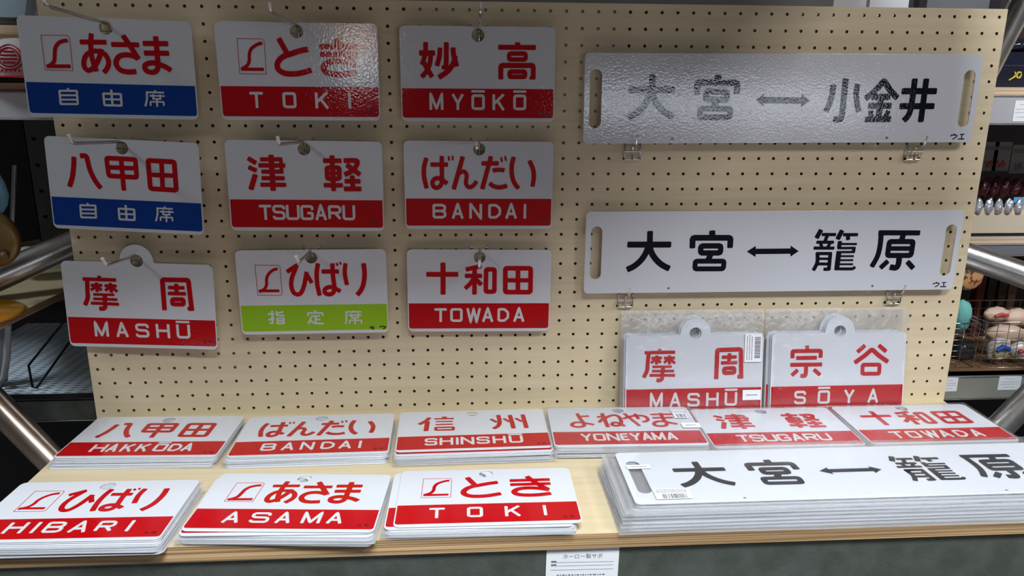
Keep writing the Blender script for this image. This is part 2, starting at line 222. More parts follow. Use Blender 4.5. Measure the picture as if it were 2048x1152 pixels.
    'kagohara': '8.2 l 76.5 37.8 69.6 22.9;5.6 l 78.3 29.3 103.3 29.1;6.3 l 88.6 29.2 85.2 17.3;8.3 l 113 36.7 106.7 20.6;5.7 l 115.3 28.8 141.6 28.7;7.2 l 123.9 29 125.3 19.4;5.4 l 70.4 16.1 101.1 15.9;5.7 l 77.8 15.2 81.2 6.4;5.7 l 94.7 15.1 91 6.4;5.5 l 66.6 6 103.1 5.7;6.8 s 74.3 -2.3 75.9 -18.8 70.4 -33.3;5.5 l 71.7 -3.6 100.1 -3.8;6.6 l 97 -2.4 97.8 -33.3;4.2 l 76.2 -12.7 97 -12.9;5.1 l 75.9 -21.8 97.8 -22;5.7 l 88.1 -31.2 98.5 -31.3;7.2 l 111.3 17.9 111.4 4.6;3.7 l 111.2 12.8 141.8 12.5;4.2 l 108.6 5.6 140.2 5.7;5.9 l 137.5 7.3 137.2 -3.3;3.9 l 107.5 -1.4 138.9 -1.4;8.8 l 111.7 0.2 111.6 -33.2;3.3 l 114.1 -8.4 139.1 -8.6;3.3 l 114.2 -15.4 138.8 -15.6;3.3 l 114.2 -22.6 139.2 -22.8;5.1 s 107.8 -30.6 134.7 -31 140.7 -30.3 143.4 -27;8.7 l 177 31.9 250.5 31.2;8.8 s 181.6 35.1 182.9 11.2 180.9 -8.6 172.9 -27.8;9.6 l 221.5 29.4 219.4 17.5;8.8 c 198.4 16.5 240.4 16.2 240.2 -8.1 198.2 -7.8;7.9 l 199.4 4.4 240.6 4.1;9.9 s 219.7 -12.2 219.8 -24.3 216 -29.6 205.3 -28.1;8.6 l 200.7 -17.5 188.5 -30.1;8.6 l 234.9 -18.7 247.9 -31.2',
    'koganei': '9.6 s 79.2 22.5 78.8 6.5 75.9 -7.3 71.2 -20.1;9.9 s 98.5 32.3 98.8 0.6 98.5 -28 94 -32.4 85.5 -31.9;9.1 s 119.1 23.2 119.1 5.5 125.9 -20.6;9.6 l 134.6 0.1 147.4 10.4 155.4 19.3 161.9 28.6 169.9 19.3 177.6 10.5 188.7 1.1;10.1 l 145.2 3.1 176.4 3.1;9.6 l 160.9 -0.4 160.7 -30;9.6 l 140.9 -10.9 180.2 -10.9;7.9 l 146.1 -18.1 148.7 -30;7.9 l 176.4 -18.6 171.7 -30;9.4 l 138.1 -32.2 182.1 -32.2;9.9 l 194 12.2 253.3 12.3;9.7 l 193.9 -11.5 252.7 -11.5;9.7 s 213.6 32.1 213.8 5.5 213.3 -14.2 210.7 -26.1 203.8 -34.8;9.7 l 232.8 32.1 233.1 -37',
    'ue': '1.7 l 293.5 -55.6 293.9 -58.6;1.7 s 287.9 -60.5 289.1 -58.3 298 -58.4 297 -61.7 291.7 -64.9;1.6 l 303.1 -57.2 311.4 -56.9;1.7 l 306.9 -57.2 307.2 -64.2;1.7 l 300.9 -64.6 312 -64.4',
    'arrowA': '0 p -46.3 -1.8 -33.2 7.8 -33.1 3 28.8 2.2 28.7 7 43.2 -2.9 29.3 -12.5 29.1 -7.7 -32.8 -6.9 -32.7 -11.7',
    'arrowB': '0 p -48.8 0.8 -34.1 10.4 -33.7 5.5 26.7 5.6 26.4 10.5 41.2 0.9 27.8 -8.7 27.4 -3.7 -33.1 -3.8 -32.8 -8.8',
}
LATIN = {'TOKI': [('T', -76.2, -56.0), ('O', -27.2, -6.5), ('K', 21.8, 42.9), ('I', 71.6, 76.7)], 'MYŌKŌ': [('M', -76.0, -54.3), ('Y', -41.9, -22.0), ('Ō', -10.8, 10.2), ('K', 22.0, 41.7), ('Ō', 54.5, 75.0)], 'TSUGARU': [('T', -74.7, -55.9), ('S', -54.2, -34.2), ('U', -33.2, -11.8), ('G', -10.7, 9.9), ('A', 12.0, 30.6), ('R', 32.6, 53.6), ('U', 55.1, 75.3)], 'BANDAI': [('B', -75.1, -52.8), ('A', -44.3, -24.8), ('N', -15.9, 4.9), ('D', 14.8, 35.8), ('A', 42.2, 61.9), ('I', 72.1, 76.9)], 'MASHŪ': [('M', -77.1, -54.5), ('A', -43.0, -22.7), ('S', -11.4, 10.3), ('H', 21.4, 43.6), ('Ū', 54.2, 76.3)], 'TOWADA': [('T', -74.7, -54.3), ('O', -48.5, -27.8), ('W', -21.7, 3.0), ('A', 4.6, 24.0), ('D', 30.7, 50.4), ('A', 57.1, 76.5)], 'SHINSHŪ': [('S', -76.2, -56.5), ('H', -53.2, -32.1), ('I', -28.0, -23.8), ('N', -20.8, 0.4), ('S', 3.8, 24.4), ('H', 28.9, 49.6), ('Ū', 54.3, 76.2)], 'YONEYAMA': [('Y', -76.2, -57.9), ('O', -56.2, -37.0), ('N', -35.3, -15.2), ('E', -13.7, 1.2), ('Y', 1.2, 19.6), ('A', 20.1, 36.2), ('M', 36.9, 56.8), ('A', 58.9, 76.2)], 'HAKKŌDA': [('H', -76.2, -54.4), ('A', -52.2, -36.3), ('K', -31.2, -13.4), ('K', -8.4, 9.4), ('Ō', 17.1, 36.7), ('D', 39.4, 58.3), ('A', 59.6, 76.2)], 'SŌYA': [('S', -76.6, -55.6), ('Ō', -34.5, -12.6), ('Y', 12.2, 31.9), ('A', 55.1, 75.4)], 'ASAMA': [('A', -76.2, -54.5), ('S', -41.8, -17.1), ('A', -9.1, 10.6), ('M', 24.0, 48.3), ('A', 55.9, 76.2)], 'HIBARI': [('H', -76.2, -53.1), ('I', -43.5, -37.8), ('B', -29.8, -6.4), ('A', 1.6, 23.7), ('R', 32.6, 54.6), ('I', 70.0, 76.2)]}
def catmull(P, n=5):
    out = []
    for i in range(len(P)-1):
        p0 = P[max(i-1, 0)]; p1 = P[i]; p2 = P[i+1]; p3 = P[min(i+2, len(P)-1)]
        for k in range(n):
            t = k/n; out.append(0.5*((2*p1)+(p2-p0)*t+(2*p0-5*p1+4*p2-p3)*t*t+(3*p1-p0-3*p2+p3)*t*t*t))
    out.append(P[-1]); return out
def stroke(mb, P, w, flag, z0, z1, mi=0):
    """a flat raised stroke of width w with softly rounded corners"""
    P = [Vector((p[0], p[1])) for p in P]; h = w/2
    if flag == 'p':
        n = len(P); vs = [(p.x, p.y, z1) for p in P]+[(p.x, p.y, z0) for p in P]
        mb.add(vs, [(0,1,2,8,9),(2,3,7,8),(3,4,5,6,7)], mi)
        mb.add(vs, [(i, n+i, n+(i+1) % n, (i+1) % n) for i in range(n)], mi); return
    closed = flag == 'c'
    if flag == 's': P = catmull(P)
    elif len(P) > 2:                                    # round the corners of the centre line
        Q = []; N = len(P)
        for i in range(N):
            if not closed and i in (0, N-1): Q.append(P[i]); continue
            a, b, c = P[i-1], P[i], P[(i+1) % N]; r = min(0.34*w, (b-a).length*0.4, (c-b).length*0.4)
            u = (a-b).normalized()*r; v = (c-b).normalized()*r
            Q += [b+u, b+(u+v)*0.30, b+v]
        P = Q
    N = len(P); st = []
    for i in range(N):
        if closed: d0 = (P[i]-P[i-1]).normalized(); d1 = (P[(i+1) % N]-P[i]).normalized()
        else:
            d0 = (P[i]-P[i-1]).normalized() if i else (P[1]-P[0]).normalized()
            d1 = (P[i+1]-P[i]).normalized() if i < N-1 else d0
        d = (d0+d1); d = d.normalized() if d.length > 1e-6 else d0
        nrm = Vector((-d.y, d.x)); k = 1.0/max(0.5, nrm.dot(Vector((-d0.y, d0.x))))
        st.append((P[i], nrm, h*k))
    if not closed:                                      # soft square ends
        for end in (0, -1):
            p, nrm, hh = st[end]; q = st[1][0] if end == 0 else st[-2][0]; t = (q-p).normalized()
            L = (q-p).length; new = [(p, nrm, h*0.70), (p+t*min(0.07*w, L*0.3), nrm, h*0.90), (p+t*min(0.20*w, L*0.6), nrm, h)]
            if end == 0: st = new+st[1:]
            else: st = st[:-1]+new[::-1]
    n = len(st); vs = []
    for k_, (p, nrm, hh) in enumerate(st):
        a = p+nrm*hh; b = p-nrm*hh; zk = z1+0.00001*k_/n if not closed else z1; vs += [(a.x, a.y, zk), (b.x, b.y, zk), (a.x, a.y, z0), (b.x, b.y, z0)]
    fs = []
    for i in range(n if closed else n-1):
        j = (i+1) % n; A = i*4; B = j*4
        fs += [(A+1, B+1, B, A), (A, B, B+2, A+2), (A+1, A+3, B+3, B+1)]
    if not closed: fs += [(0, 2, 3, 1), (4*n-4, 4*n-3, 4*n-1, 4*n-2)]
    mb.add(vs, fs, mi)
CHARS = {'asama': (3,3,3), 'toki': (2,4), 'myoko': (9,6), 'hakkoda': (2,3,3), 'tsugaru': (10,10), 'bandai': (5,2,6,2), 'mashu': (15,6), 'hibari': (3,5,2),
 'towada': (2,6,3), 'shinshu': (7,6), 'yoneyama': (2,4,3,3), 'soya': (7,4), 'omiya': (4,5), 'koganei': (3,7,4), 'kagohara': (26,8), 'jiyuseki': (4,3,9), 'shiteiseki': (8,7,9), 'seu': (2,2), 'ue': (2,3)}
def glyph_meshes(key, z, sx=1.0, sy=1.0, dx=0.0, whole=False):
    """one mesh per written character"""
    items = GLYPHS[key].split(';'); groups = CHARS.get(key, (len(items),))
    assert sum(groups) == len(items), (key, len(items))
    out = []; i = 0
    for n in groups:
        mb = MB()
        for k_ in range(n):
            t = items[i].split(' '); w = float(t[0])*(sx+sy)/2; c = [float(x) for x in t[2:]]
            P = [((c[k]*sx+dx)/1000, c[k+1]*sy/1000) for k in range(0, len(c), 2)]
            stroke(mb, P, max(w, 0.4)/1000, t[1], z-0.0002, z+0.00025+0.000012*i); i += 1
        out.append(mb.mesh('character'))
    return out
# capital letters of the band, unit box 0..1 (x, y), drawn with one pen width
ABC = {
 'A': [[(0,0),(.5,1),(1,0)], [(.2,.33),(.8,.33)]], 'B': [[(0,0),(0,1),(.75,1),(.98,.9),(.98,.62),(.72,.52),(0,.52)], [(.72,.52),(1,.40),(1,.12),(.78,0),(0,0)]],
 'D': [[(0,0),(0,1),(.62,1),(1,.72),(1,.28),(.62,0),(0,0)]], 'E': [[(1,1),(0,1),(0,0),(1,0)], [(0,.52),(.85,.52)]],
 'G': [[(1,.70),(1,.9),(.9,1),(.1,1),(0,.9),(0,.1),(.1,0),(.9,0),(1,.1),(1,.46),(.52,.46)]],
 'H': [[(0,0),(0,1)], [(1,0),(1,1)], [(0,.52),(1,.52)]], 'I': [[(.5,0),(.5,1)]], 'K': [[(0,0),(0,1)], [(1,1),(0,.38)], [(.36,.6),(1,0)]],
 'M': [[(0,0),(0,1),(.5,.08),(1,1),(1,0)]], 'N': [[(0,0),(0,1),(1,0),(1,1)]],
 'O': [[(.1,0),(0,.08),(0,.92),(.1,1),(.9,1),(1,.92),(1,.08),(.9,0),(.1,0)]],
 'R': [[(0,0),(0,1),(.8,1),(1,.88),(1,.6),(.8,.48),(0,.48)], [(.55,.46),(1,0)]],
 'S': [[(1,.74),(1,.9),(.88,1),(.12,1),(0,.9),(0,.64),(.14,.53),(.86,.50),(1,.38),(1,.1),(.88,0),(.12,0),(0,.1),(0,.22)]],
 'T': [[(0,1),(1,1)], [(.5,0),(.5,1)]], 'U': [[(0,1),(0,.1),(.12,0),(.88,0),(1,.1),(1,1)]], 'W': [[(0,1),(.26,0),(.5,.95),(.74,0),(1,1)]],
 'Y': [[(0,1),(.5,.44)], [(1,1),(.5,.44),(.5,0)]]}
def letter_meshes(word, z, pen=4.2):
    i = 0; out = []
    for ch, x0, x1 in LATIN[word]:
        mb = MB(); out.append(mb)
        y0, y1 = -53.5, -29.5
        base = {'Ō': 'O', 'Ū': 'U'}.get(ch, ch); h = pen/2
        if base != ch:
            stroke(mb, [((x0)/1000, -0.0251), ((x1)/1000, -0.0251)], pen*0.85/1000, 'l', z-0.0002, z+0.00025+0.00001*i); i += 1
        for s in ABC[base]:
            P = [((x0+h+(x1-x0-2*h)*x)/1000, (y0+h+(y1-y0-2*h)*y)/1000) for x, y in s]
            if base == 'U': P = [((x0+h+(x1-x0-2*h)*x)/1000, (y0+h+(y1-y0-h)*y)/1000) for x, y in s]
            if base == 'T': P = [((x0+(x1-x0)*x)/1000, (y0+(y1-y0-(h if y > .5 else 0))*y)/1000) for x, y in s]
            if base in 'HKMNIWYA': P = [((x0+h+(x1-x0-2*h)*x)/1000, (y0+(y1-y0)*y)/1000) for x, y in s]
            stroke(mb, P, pen/1000, 'q', z-0.0002, z+0.00025+0.00001*i); i += 1
    return [m_.mesh('letter') for m_ in out]
# ================================================================== SETTING (shop floor round the display)
def struct(name, mb, m): o = mb.build(name, m); o['kind'] = 'structure'; return o
FLOOR_M = mat('shop floor', (0.12, 0.115, 0.11), 0.5, noise=(3, (1,1,1), (0.09, 0.085, 0.08), 0))
CEIL_M = mat('ceiling paint', (0.16, 0.16, 0.17), 0.8)
WALL_M = mat('back wall', (0.05, 0.05, 0.055), 0.8, noise=(2, (1,1,1), (0.03, 0.03, 0.035), 0))
b = MB(); b.box((-3.5, -4.2, -1.55), (5.0, 2.2, -1.50)); struct('floor', b, FLOOR_M)
b = MB(); b.box((-3.5, -4.2, 1.60), (5.0, 2.2, 1.65)); struct('ceiling', b, CEIL_M)
b = MB(); b.box((-3.5, 2.2, -1.50), (5.0, 2.25, 1.60)); struct('wall_back', b, WALL_M)

# ================================================================== PEGBOARD
PITCH = 0.025; NX, NZ = 60, 27
SHELF_Z = -0.664
def pegboard():
    X0, X1, ZT, ZB, T = -0.0125, 1.4875, 0.0125, SHELF_Z, 0.0055
    rad, n = 0.0026, 12
    mb = MB()
    circ = [(rad*math.cos(2*PI*k/n+PI/4), rad*math.sin(2*PI*k/n+PI/4)) for k in range(n)]
    for r in range(NZ):
        cz = -r*PITCH; z1 = cz+PITCH/2; z0 = cz-PITCH/2 if r < NZ-1 else ZB
        for c in range(NX):
            cx = c*PITCH; x0 = cx-PITCH/2; x1 = cx+PITCH/2
            cor = [(x1, z1), (x0, z1), (x0, z0), (x1, z0)]
            for Y, fl in ((0.0, False), (T, True)):
                vs = [(a, Y, bb) for a, bb in cor]+[(cx+a, Y, cz+bb) for a, bb in circ]
                fs = []
                for q in range(4):
                    k = q*3; nx = (q+1) % 4
                    fs.append((q, nx, 4+(k+3) % n, 4+(k+2) % n, 4+(k+1) % n, 4+k))
                if fl: fs = [tuple(reversed(f)) for f in fs]
                mb.add(vs, fs, 0)
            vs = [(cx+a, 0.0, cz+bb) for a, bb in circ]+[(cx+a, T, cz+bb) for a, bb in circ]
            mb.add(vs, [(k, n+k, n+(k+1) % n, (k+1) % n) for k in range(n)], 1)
    e = [(X0,0,ZB),(X1,0,ZB),(X1,0,ZT),(X0,0,ZT),(X0,T,ZB),(X1,T,ZB),(X1,T,ZT),(X0,T,ZT)]
    mb.add(e, [(0,1,5,4),(1,2,6,5),(2,3,7,6),(3,0,4,7)], 1)
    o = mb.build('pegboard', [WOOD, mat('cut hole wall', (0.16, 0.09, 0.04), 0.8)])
    tag(o, 'wide pale plywood pegboard full of small round holes standing at the back of the shelf', 'pegboard')
pegboard()

# shelf board carrying the stacks
s = empty('shelf_board', (0.7375, -0.19, SHELF_Z-0.0105))
tag(s, 'pale plywood shelf with striped sawn front edge carrying the stacked signs', 'shelf')
b = MB(); b.box((-0.75, -0.197, -0.0104), (0.75, 0.197, 0.0105), 0); b.build('panel', [SHELFWOOD], s)
b = MB(); b.box((-0.7502, -0.1975, -0.0105), (0.7502, -0.1969, 0.0103), 0); b.box((-0.7505, -0.197, -0.0105), (-0.7499, 0.197, 0.0103), 0); b.box((0.7499, -0.197, -0.0105), (0.7505, 0.197, 0.0103), 0)
b.build('layered_edge', [PLY], s)
# steel channel below the shelf
f = empty('steel_channel', (0.7, -0.36, -0.72)); tag(f, 'dark green grey steel channel running under the front edge of the sign shelf', 'beam')
b = MB(); b.box((-1.0, -0.020, -0.055), (1.0, -0.016, 0.0328)); b.box((-1.0, -0.020, 0.029), (1.0, 0.03, 0.0335)); b.box((-1.0, -0.020, -0.055), (1.0, 0.03, -0.051))
b.build('web', [DARKSTEEL], f)
b = MB(); b.tube([(-1.0, -0.020, 0.0315), (0.05, -0.020, 0.0315)], 0.0022, 8); b.build('bright_lip', [STEEL], f)
# handwritten price tag taped on the channel
def text_mesh(s, size, align='CENTER', off=0.0):
    cu = bpy.data.curves.new('t', 'FONT'); cu.body = s; cu.size = size; cu.align_x = align; cu.align_y = 'CENTER'; cu.offset = off; cu.resolution_u = 3
    o = bpy.data.objects.new('t', cu); COL.objects.link(o)
    bpy.context.view_layer.update()
    me = bpy.data.meshes.new_from_object(o.evaluated_get(bpy.context.evaluated_depsgraph_get()))
    bpy.data.objects.remove(o); me.materials.clear(); return me
t = empty('price_tag', mat4=Matrix.Translation((0.7615, -0.3808, -0.728)) @ Matrix.Rotation(PI/2, 4, 'X') @ Matrix.Rotation(-0.015, 4, 'Z'))
tag(t, 'white handwritten price tag on the steel channel under the shelf', 'price tag')
b = MB(); b.box((-0.0475, -0.045, 0), (0.0475, 0.040, 0.0004)); b.build('card', [PAPER], t)
me = text_mesh('ホーロー製サボ', 0.0075); obj('handwriting', me, INK, t, Matrix.Translation((0.0, 0.027, 0.0006)))
b = MB()
for k, y in enumerate((0.0185, 0.0135, 0.0075)): b.box((-0.041, y, 0.0004), (0.041, y+0.0004, 0.0006))
for x in (-0.041, -0.041):
    pass
for y in (0.0195, 0.0145): b.box((-0.041, y, 0.0004), (-0.034, y+0.0018, 0.0006))
x = -0.033
while x < 0.03:
    l = random.uniform(0.001, 0.005); b.box((x, -0.001, 0.0004), (x+l, 0.0006, 0.0006)); x += l+0.0015
b.build('printed_lines', [INK], t)

# ================================================================== NAME SIGNS
_plates = {}
def plate_mesh(kind, W, H):
    key = (kind, W, H)
    if key in _plates: return _plates[key]
    def spline(cu, pts):
        sp = cu.splines.new('POLY'); sp.points.add(len(pts)-1); sp.use_cyclic_u = True
        for p, q in zip(sp.points, pts): p.co = (q[0]/1000, q[1]/1000, 0, 1)
    def arc(cx, cy, r, a0, a1, n): return [(cx+r*math.cos(math.radians(a0+(a1-a0)*i/n)), cy+r*math.sin(math.radians(a0+(a1-a0)*i/n))) for i in range(n+1)]
    cu = bpy.data.curves.new('p', 'CURVE'); cu.dimensions = '2D'; cu.fill_mode = 'BOTH'
    cu.extrude = 0.0004; cu.bevel_depth = 0.0004; cu.bevel_resolution = 2
    w, h, r = W/2-0.4, H/2-0.4, 8 if kind != 'long' else 7
    out = arc(-w+r, -h+r, r, 180, 270, 6)+arc(w-r, -h+r, r, 270, 360, 6)+arc(w-r, h-r, r, 0, 90, 6)
    if kind == 'tab':
        cy = h+3.5; Rr = 26; a = math.degrees(math.asin(-3.5/Rr))
        x = Rr*math.cos(math.radians(a)); out += [(x+5, h), (x+1.5, h+0.6)]+arc(0, cy, Rr, a+6, 180-a-6, 22)+[(-x-1.5, h+0.6), (-x-5, h)]
    out += arc(-w+r, h-r, r, 90, 180, 6)
    spline(cu, out)
    hole = lambda x, y, rr, n=24: spline(cu, [(x+rr*math.cos(2*PI*k/n), y+rr*math.sin(2*PI*k/n)) for k in range(n)])
    if kind == 'tab': hole(0, h+3.5, 10.6)
    elif kind == 'plain': hole(0, h-12.5, 10.2)
    elif kind == 'long':
        for sx in (-1, 1):
            c = sx*304.5
            spline(cu, arc(c, 35.5, 9.7, 0, 180, 10)+arc(c, -35.5, 9.7, 180, 360, 10))
            hole(sx*178.5, -62, 2.6, 12)
    o = bpy.data.objects.new('p', cu); COL.objects.link(o); bpy.context.view_layer.update()
    me = bpy.data.meshes.new_from_object(o.evaluated_get(bpy.context.evaluated_depsgraph_get())); bpy.data.objects.remove(o)
    me.materials.clear(); me.materials.append(ENAMEL)
    _plates[key] = me; return me
ZF = 0.0008
def band_mesh(W, H):
    key = ('band', W, H)
    if key in _plates: return _plates[key]
    sx, sy = W/240, H/143; x0, x1, y0, y1, r = -118.2*sx, 118.2*sx, -66*sy, -21.4*sy, 4
    pts = [(x1, y1), (x0, y1)]+[(x0+r-r*math.cos(a), y0+r-r*math.sin(a)) for a in (0, .4, .8, 1.2, PI/2)]+[(x1-r+r*math.cos(a), y0+r-r*math.sin(a)) for a in (PI/2, 1.2, .8, .4, 0)]
    n = len(pts); vs = [(x/1000, y/1000, ZF+0.00012) for x, y in pts]+[(x/1000, y/1000, ZF-0.0001) for x, y in pts]
    mb = MB(); mb.add(vs, [tuple(range(n))]+[(i, n+i, n+(i+1) % n, (i+1) % n) for i in range(n)]); me = mb.mesh('band')
    _plates[key] = me; return me
_lm = {}
def letter_mesh(key, fn):
    if key not in _lm:
        _lm[key] = fn()
    return _lm[key]
def put(name, meshes, m, o):
    for me in meshes: obj(name, me, m, o)
def name_sign(mat4, label, top, word, kind='plain', W=240, H=143, bandmat=None, mark=None, jis=None, extra=None, group=None, cat='sign', stamps=True):
    o = empty('name_sign', mat4=mat4); tag(o, label, cat, group)
    sx, sy = W/240, H/143; bandmat = bandmat or RED
    obj('plate', plate_mesh(kind, W, H), None, o)
    bd = band_mesh(W, H); bo = bpy.data.objects.new('colour_band', bd.copy()); bo.data.materials.clear(); bo.data.materials.append(bandmat); COL.objects.link(bo); bo.parent = o
    put('character', letter_mesh((top, W, H), lambda: glyph_meshes(top, ZF, sx, sy)), RED, o)
    if word: put('letter', letter_mesh((word, W, H), lambda: letter_meshes(word, ZF+0.0001)), LETTERWHITE, o)
    if jis: put('band_character', letter_mesh((jis, W, H), lambda: glyph_meshes(jis, ZF+0.0001, sx, sy)), LETTERWHITE, o)
    if extra: put('corner_mark', letter_mesh((extra, W, H), lambda: glyph_meshes(extra, ZF+0.0001, sx, sy)), BLACK, o)
    if mark: put('emblem', letter_mesh((mark, W, H), lambda: glyph_meshes(mark, ZF, sx, sy)), RED, o)
    if stamps and bandmat is RED:
        mb = MB()
        for x, y, r in ((99, -57.5, 2.6), (108, -57, 3.0)):
            stroke(mb, [((x-r)/1000, y/1000), ((x+r)/1000, y/1000)], r*1.7/1000, 'l', ZF-0.0001, ZF+0.0002)
        obj('corner_mark', mb.mesh('m'), mat('dark red stamp', (0.16, 0.004, 0.008), 0.4), o)
    return o
def long_sign(mat4, label, right, arrow, ue=True, W=646, H=139):
    o = empty('route_sign', mat4=mat4); tag(o, label, 'sign'); sx, sy = W/648, H/140
    obj('plate', plate_mesh('long', W, H), None, o)
    for key in ('omiya', right): put('character', letter_mesh((key, 'L'), lambda: glyph_meshes(key, ZF, sx, sy)), BLACK, o)
    put('double_arrow', letter_mesh((arrow, 'L'), lambda: glyph_meshes(arrow, ZF, sx, sy)), BLACK, o)
    put('corner_mark', letter_mesh('ue', lambda: glyph_meshes('ue', ZF, sx, sy)), BLACK, o)
    return o
def hang(x, y, z, rot, yaw=0):
    return Matrix.Translation((x, y, z)) @ Matrix.Rotation(math.radians(yaw), 4, 'Z') @ Matrix.Rotation(PI/2, 4, 'X') @ Matrix.Rotation(math.radians(rot), 4, 'Z')
name_sign(hang(0.0896, -.0200, -.0919, -1.07, 4.3), 'white sign あさま with blue 自由席 band hanging top left on the pegboard', 'asama', None, bandmat=BLUE, mark='asama_mark', jis='jiyuseki', W=241)
name_sign(hang(0.3660, -.0180, -.0939, -0.09), 'white sign とき with red TOKI band hanging in the top row of the pegboard', 'toki', 'TOKI', mark='toki_mark')
name_sign(hang(0.6378, -.0140, -.0953, 0.03), 'white sign 妙高 with red MYŌKŌ band hanging in the top row of the pegboard', 'myoko', 'MYŌKŌ', W=239, H=142)
name_sign(hang(0.0894, -.0180, -.2664, -2.20, -4.5), 'white sign 八甲田 with blue 自由席 band hanging left in the middle row', 'hakkoda', None, bandmat=BLUE, jis='jiyuseki', W=237)
name_sign(hang(0.3657, -.0180, -.2672, -0.55), 'white sign 津軽 with red TSUGARU band hanging in the middle row', 'tsugaru', 'TSUGARU', W=241, H=142)
name_sign(hang(0.6385, -.0130, -.2670, -0.32), 'white sign ばんだい with red BANDAI band hanging in the middle row of the pegboard', 'bandai', 'BANDAI', W=238, H=141)
name_sign(hang(0.6382, -.0130, -.4425, -0.63), 'white sign 十和田 with red TOWADA band hanging in the bottom row of the pegboard', 'towada', 'TOWADA', W=238, H=141)
name_sign(hang(0.0907, -.0190, -.4598, -1.75, -2.0), 'round tabbed white sign 摩周 with red MASHŪ band hanging bottom left on the pegboard', 'mashu', 'MASHŪ', kind='tab', W=238)
name_sign(hang(0.3668, -.0180, -.4402, 0.14), 'white sign ひばり with lime green 指定席 band hanging in the bottom row', 'hibari', None, bandmat=GREEN, mark='hibari_mark', jis='shiteiseki', extra='seu', H=142)
long_sign(hang(1.1268, -.0140, -.1290, 0.32), 'long white route sign 大宮 to 小金井 resting on hooks at the top right of the pegboard', 'koganei', 'arrowA')
long_sign(hang(1.1364, -.0140, -.3791, -0.01), 'long white route sign 大宮 to 籠原 resting on hooks below the 小金井 sign', 'kagohara', 'arrowB')

# ------------------------------------------------------------------ wire hooks
def hook_common(x, z, length, bend, tip, rr=0.0023):
    """display hook: welded back frame on the board, one long prong, up-turned tip"""
    o = empty('display_hook', (x, 0, z)); v = lambda p: Vector(p)-Vector((x, 0, z))
    b = MB(); hw = 0.0125
    for sx in (-1, 1):
        b.tube([(sx*hw, 0.006, 0.012), (sx*hw, -0.002, 0.012), (sx*hw, -0.003, 0.006), (sx*hw, -0.003, -0.012)], 0.0012, 6)
    b.tube([(-hw, -0.003, -0.012), (0, -0.003, -0.0135), (hw, -0.003, -0.012)], 0.0012, 6)
    b.tube([(-hw-0.002, -0.005, -0.004), (hw+0.002, -0.005, -0.004)], 0.0012, 6)
    b.build('back_frame', [CHROME], o)
    b = MB(); root = Vector((0, -0.0035, 0.0055)); bd = v(bend); tp = v(tip)
    mid = root.lerp(bd, 0.5)
    b.tube([Vector((0, -0.0035, -0.013)), Vector((0, -0.0035, 0.002)), root+Vector((0, -0.003, 0.001)), mid, bd+(mid-bd).normalized()*0.004, bd+(tp-bd).normalized()*0.003, bd+(tp-bd).normalized()*0.005], rr, 8)
    b.build('prong', [CHROME], o)
    b = MB(); b.tube([bd+(tp-bd).normalized()*0.0045, tp], rr*1.08, 10); b.build('tip', [mat('pale tip coating', (0.72, 0.70, 0.70), 0.3)], o); return o
HK = [('blue banded ASAMA sign あさま at the top left', 0.0885, -0.033, (98, 13.3), (88.5, 0), None), ('TOKI sign とき', 0.3660, -0.033, (541.6, 23), (537.8, 3), None),
      ('MYOKO sign 妙高', 0.6395, -0.034, (960.7, 25), (961, 5), -0.165), ('blue banded HAKKODA sign 八甲田', 0.0890, -0.2055, (144.6, 286.6), (137, 269.5), None),
      ('TSUGARU sign 津軽', 0.3655, -0.2045, (558.8, 288.7), (555, 274), None), ('BANDAI sign ばんだい', 0.6395, -0.2055, (953.5, 298), (952.4, 283), -0.15),
      ('MASHU sign 摩周', 0.0910, -0.3830, (213.5, 531.2), (204.5, 517), None), ('green banded HIBARI sign ひばり', 0.3660, -0.3780, (597.8, 524.8), (591.9, 513), None),
      ('TOWADA sign 十和田', 0.6395, -0.3800, (958.8, 535), (958.8, 520.5), -0.115)]
for nm, x, z, bp, tp, Y in HK:
    if Y is None:
        B = atx(bp[0], bp[1], x); Tt = atx(tp[0], tp[1], x)
    else:
        B = at(bp[0], bp[1], Y); Tt = at(tp[0], tp[1], Y)
    if Tt.z < B.z+0.004: Tt = B+Vector((0, -0.004, 0.014))
    o = hook_common(x, z, 0, B, Tt)
    tag(o, 'chrome wire display hook holding the '+nm, 'hook', 'display hooks in the pegboard')
for nm, c0, r1, zs in (('left end of the upper long sign', 35, 9, -0.199), ('right end of the upper long sign', 54, 9, -0.199), ('left end of the lower long sign', 35, 19, -0.4485), ('right end of the lower long sign', 54, 19, -0.4485)):
    x = (c0+0.5)*PITCH; zb = -r1*PITCH; o = empty('bracket_hook', (x, 0, zb)); hw = 0.0125; top = PITCH
    tag(o, 'short wire bracket hook carrying the '+nm, 'hook', 'bracket hooks under the long signs')
    b = MB()
    for sx in (-1, 1):
        b.tube([(sx*hw, 0.006, top), (sx*hw, -0.003, top), (sx*hw, -0.0045, top-0.004), (sx*hw, -0.0045, 0.003), (sx*hw*0.9, -0.0045, 0)], 0.0012, 6)
    b.tube([(-hw, -0.004, 0.0), (-hw*0.8, -0.0045, -0.0012), (hw*0.8, -0.0045, -0.0012), (hw, -0.004, 0)], 0.0012, 6)
    b.tube([(-hw-0.001, -0.007, 0.012), (hw+0.001, -0.007, 0.012)], 0.0012, 6)
    b.build('back_frame', [CHROME], o)
    b = MB(); zt = zs-zb-0.0035
    b.tube([(0, -0.006, -0.002), (0, -0.006, zt-0.004), (0, -0.009, zt-0.001), (0, -0.026, zt), (0, -0.029, zt+0.003), (0, -0.033, zt+0.017)], 0.0014, 8)
    b.build('prong', [CHROME], o)

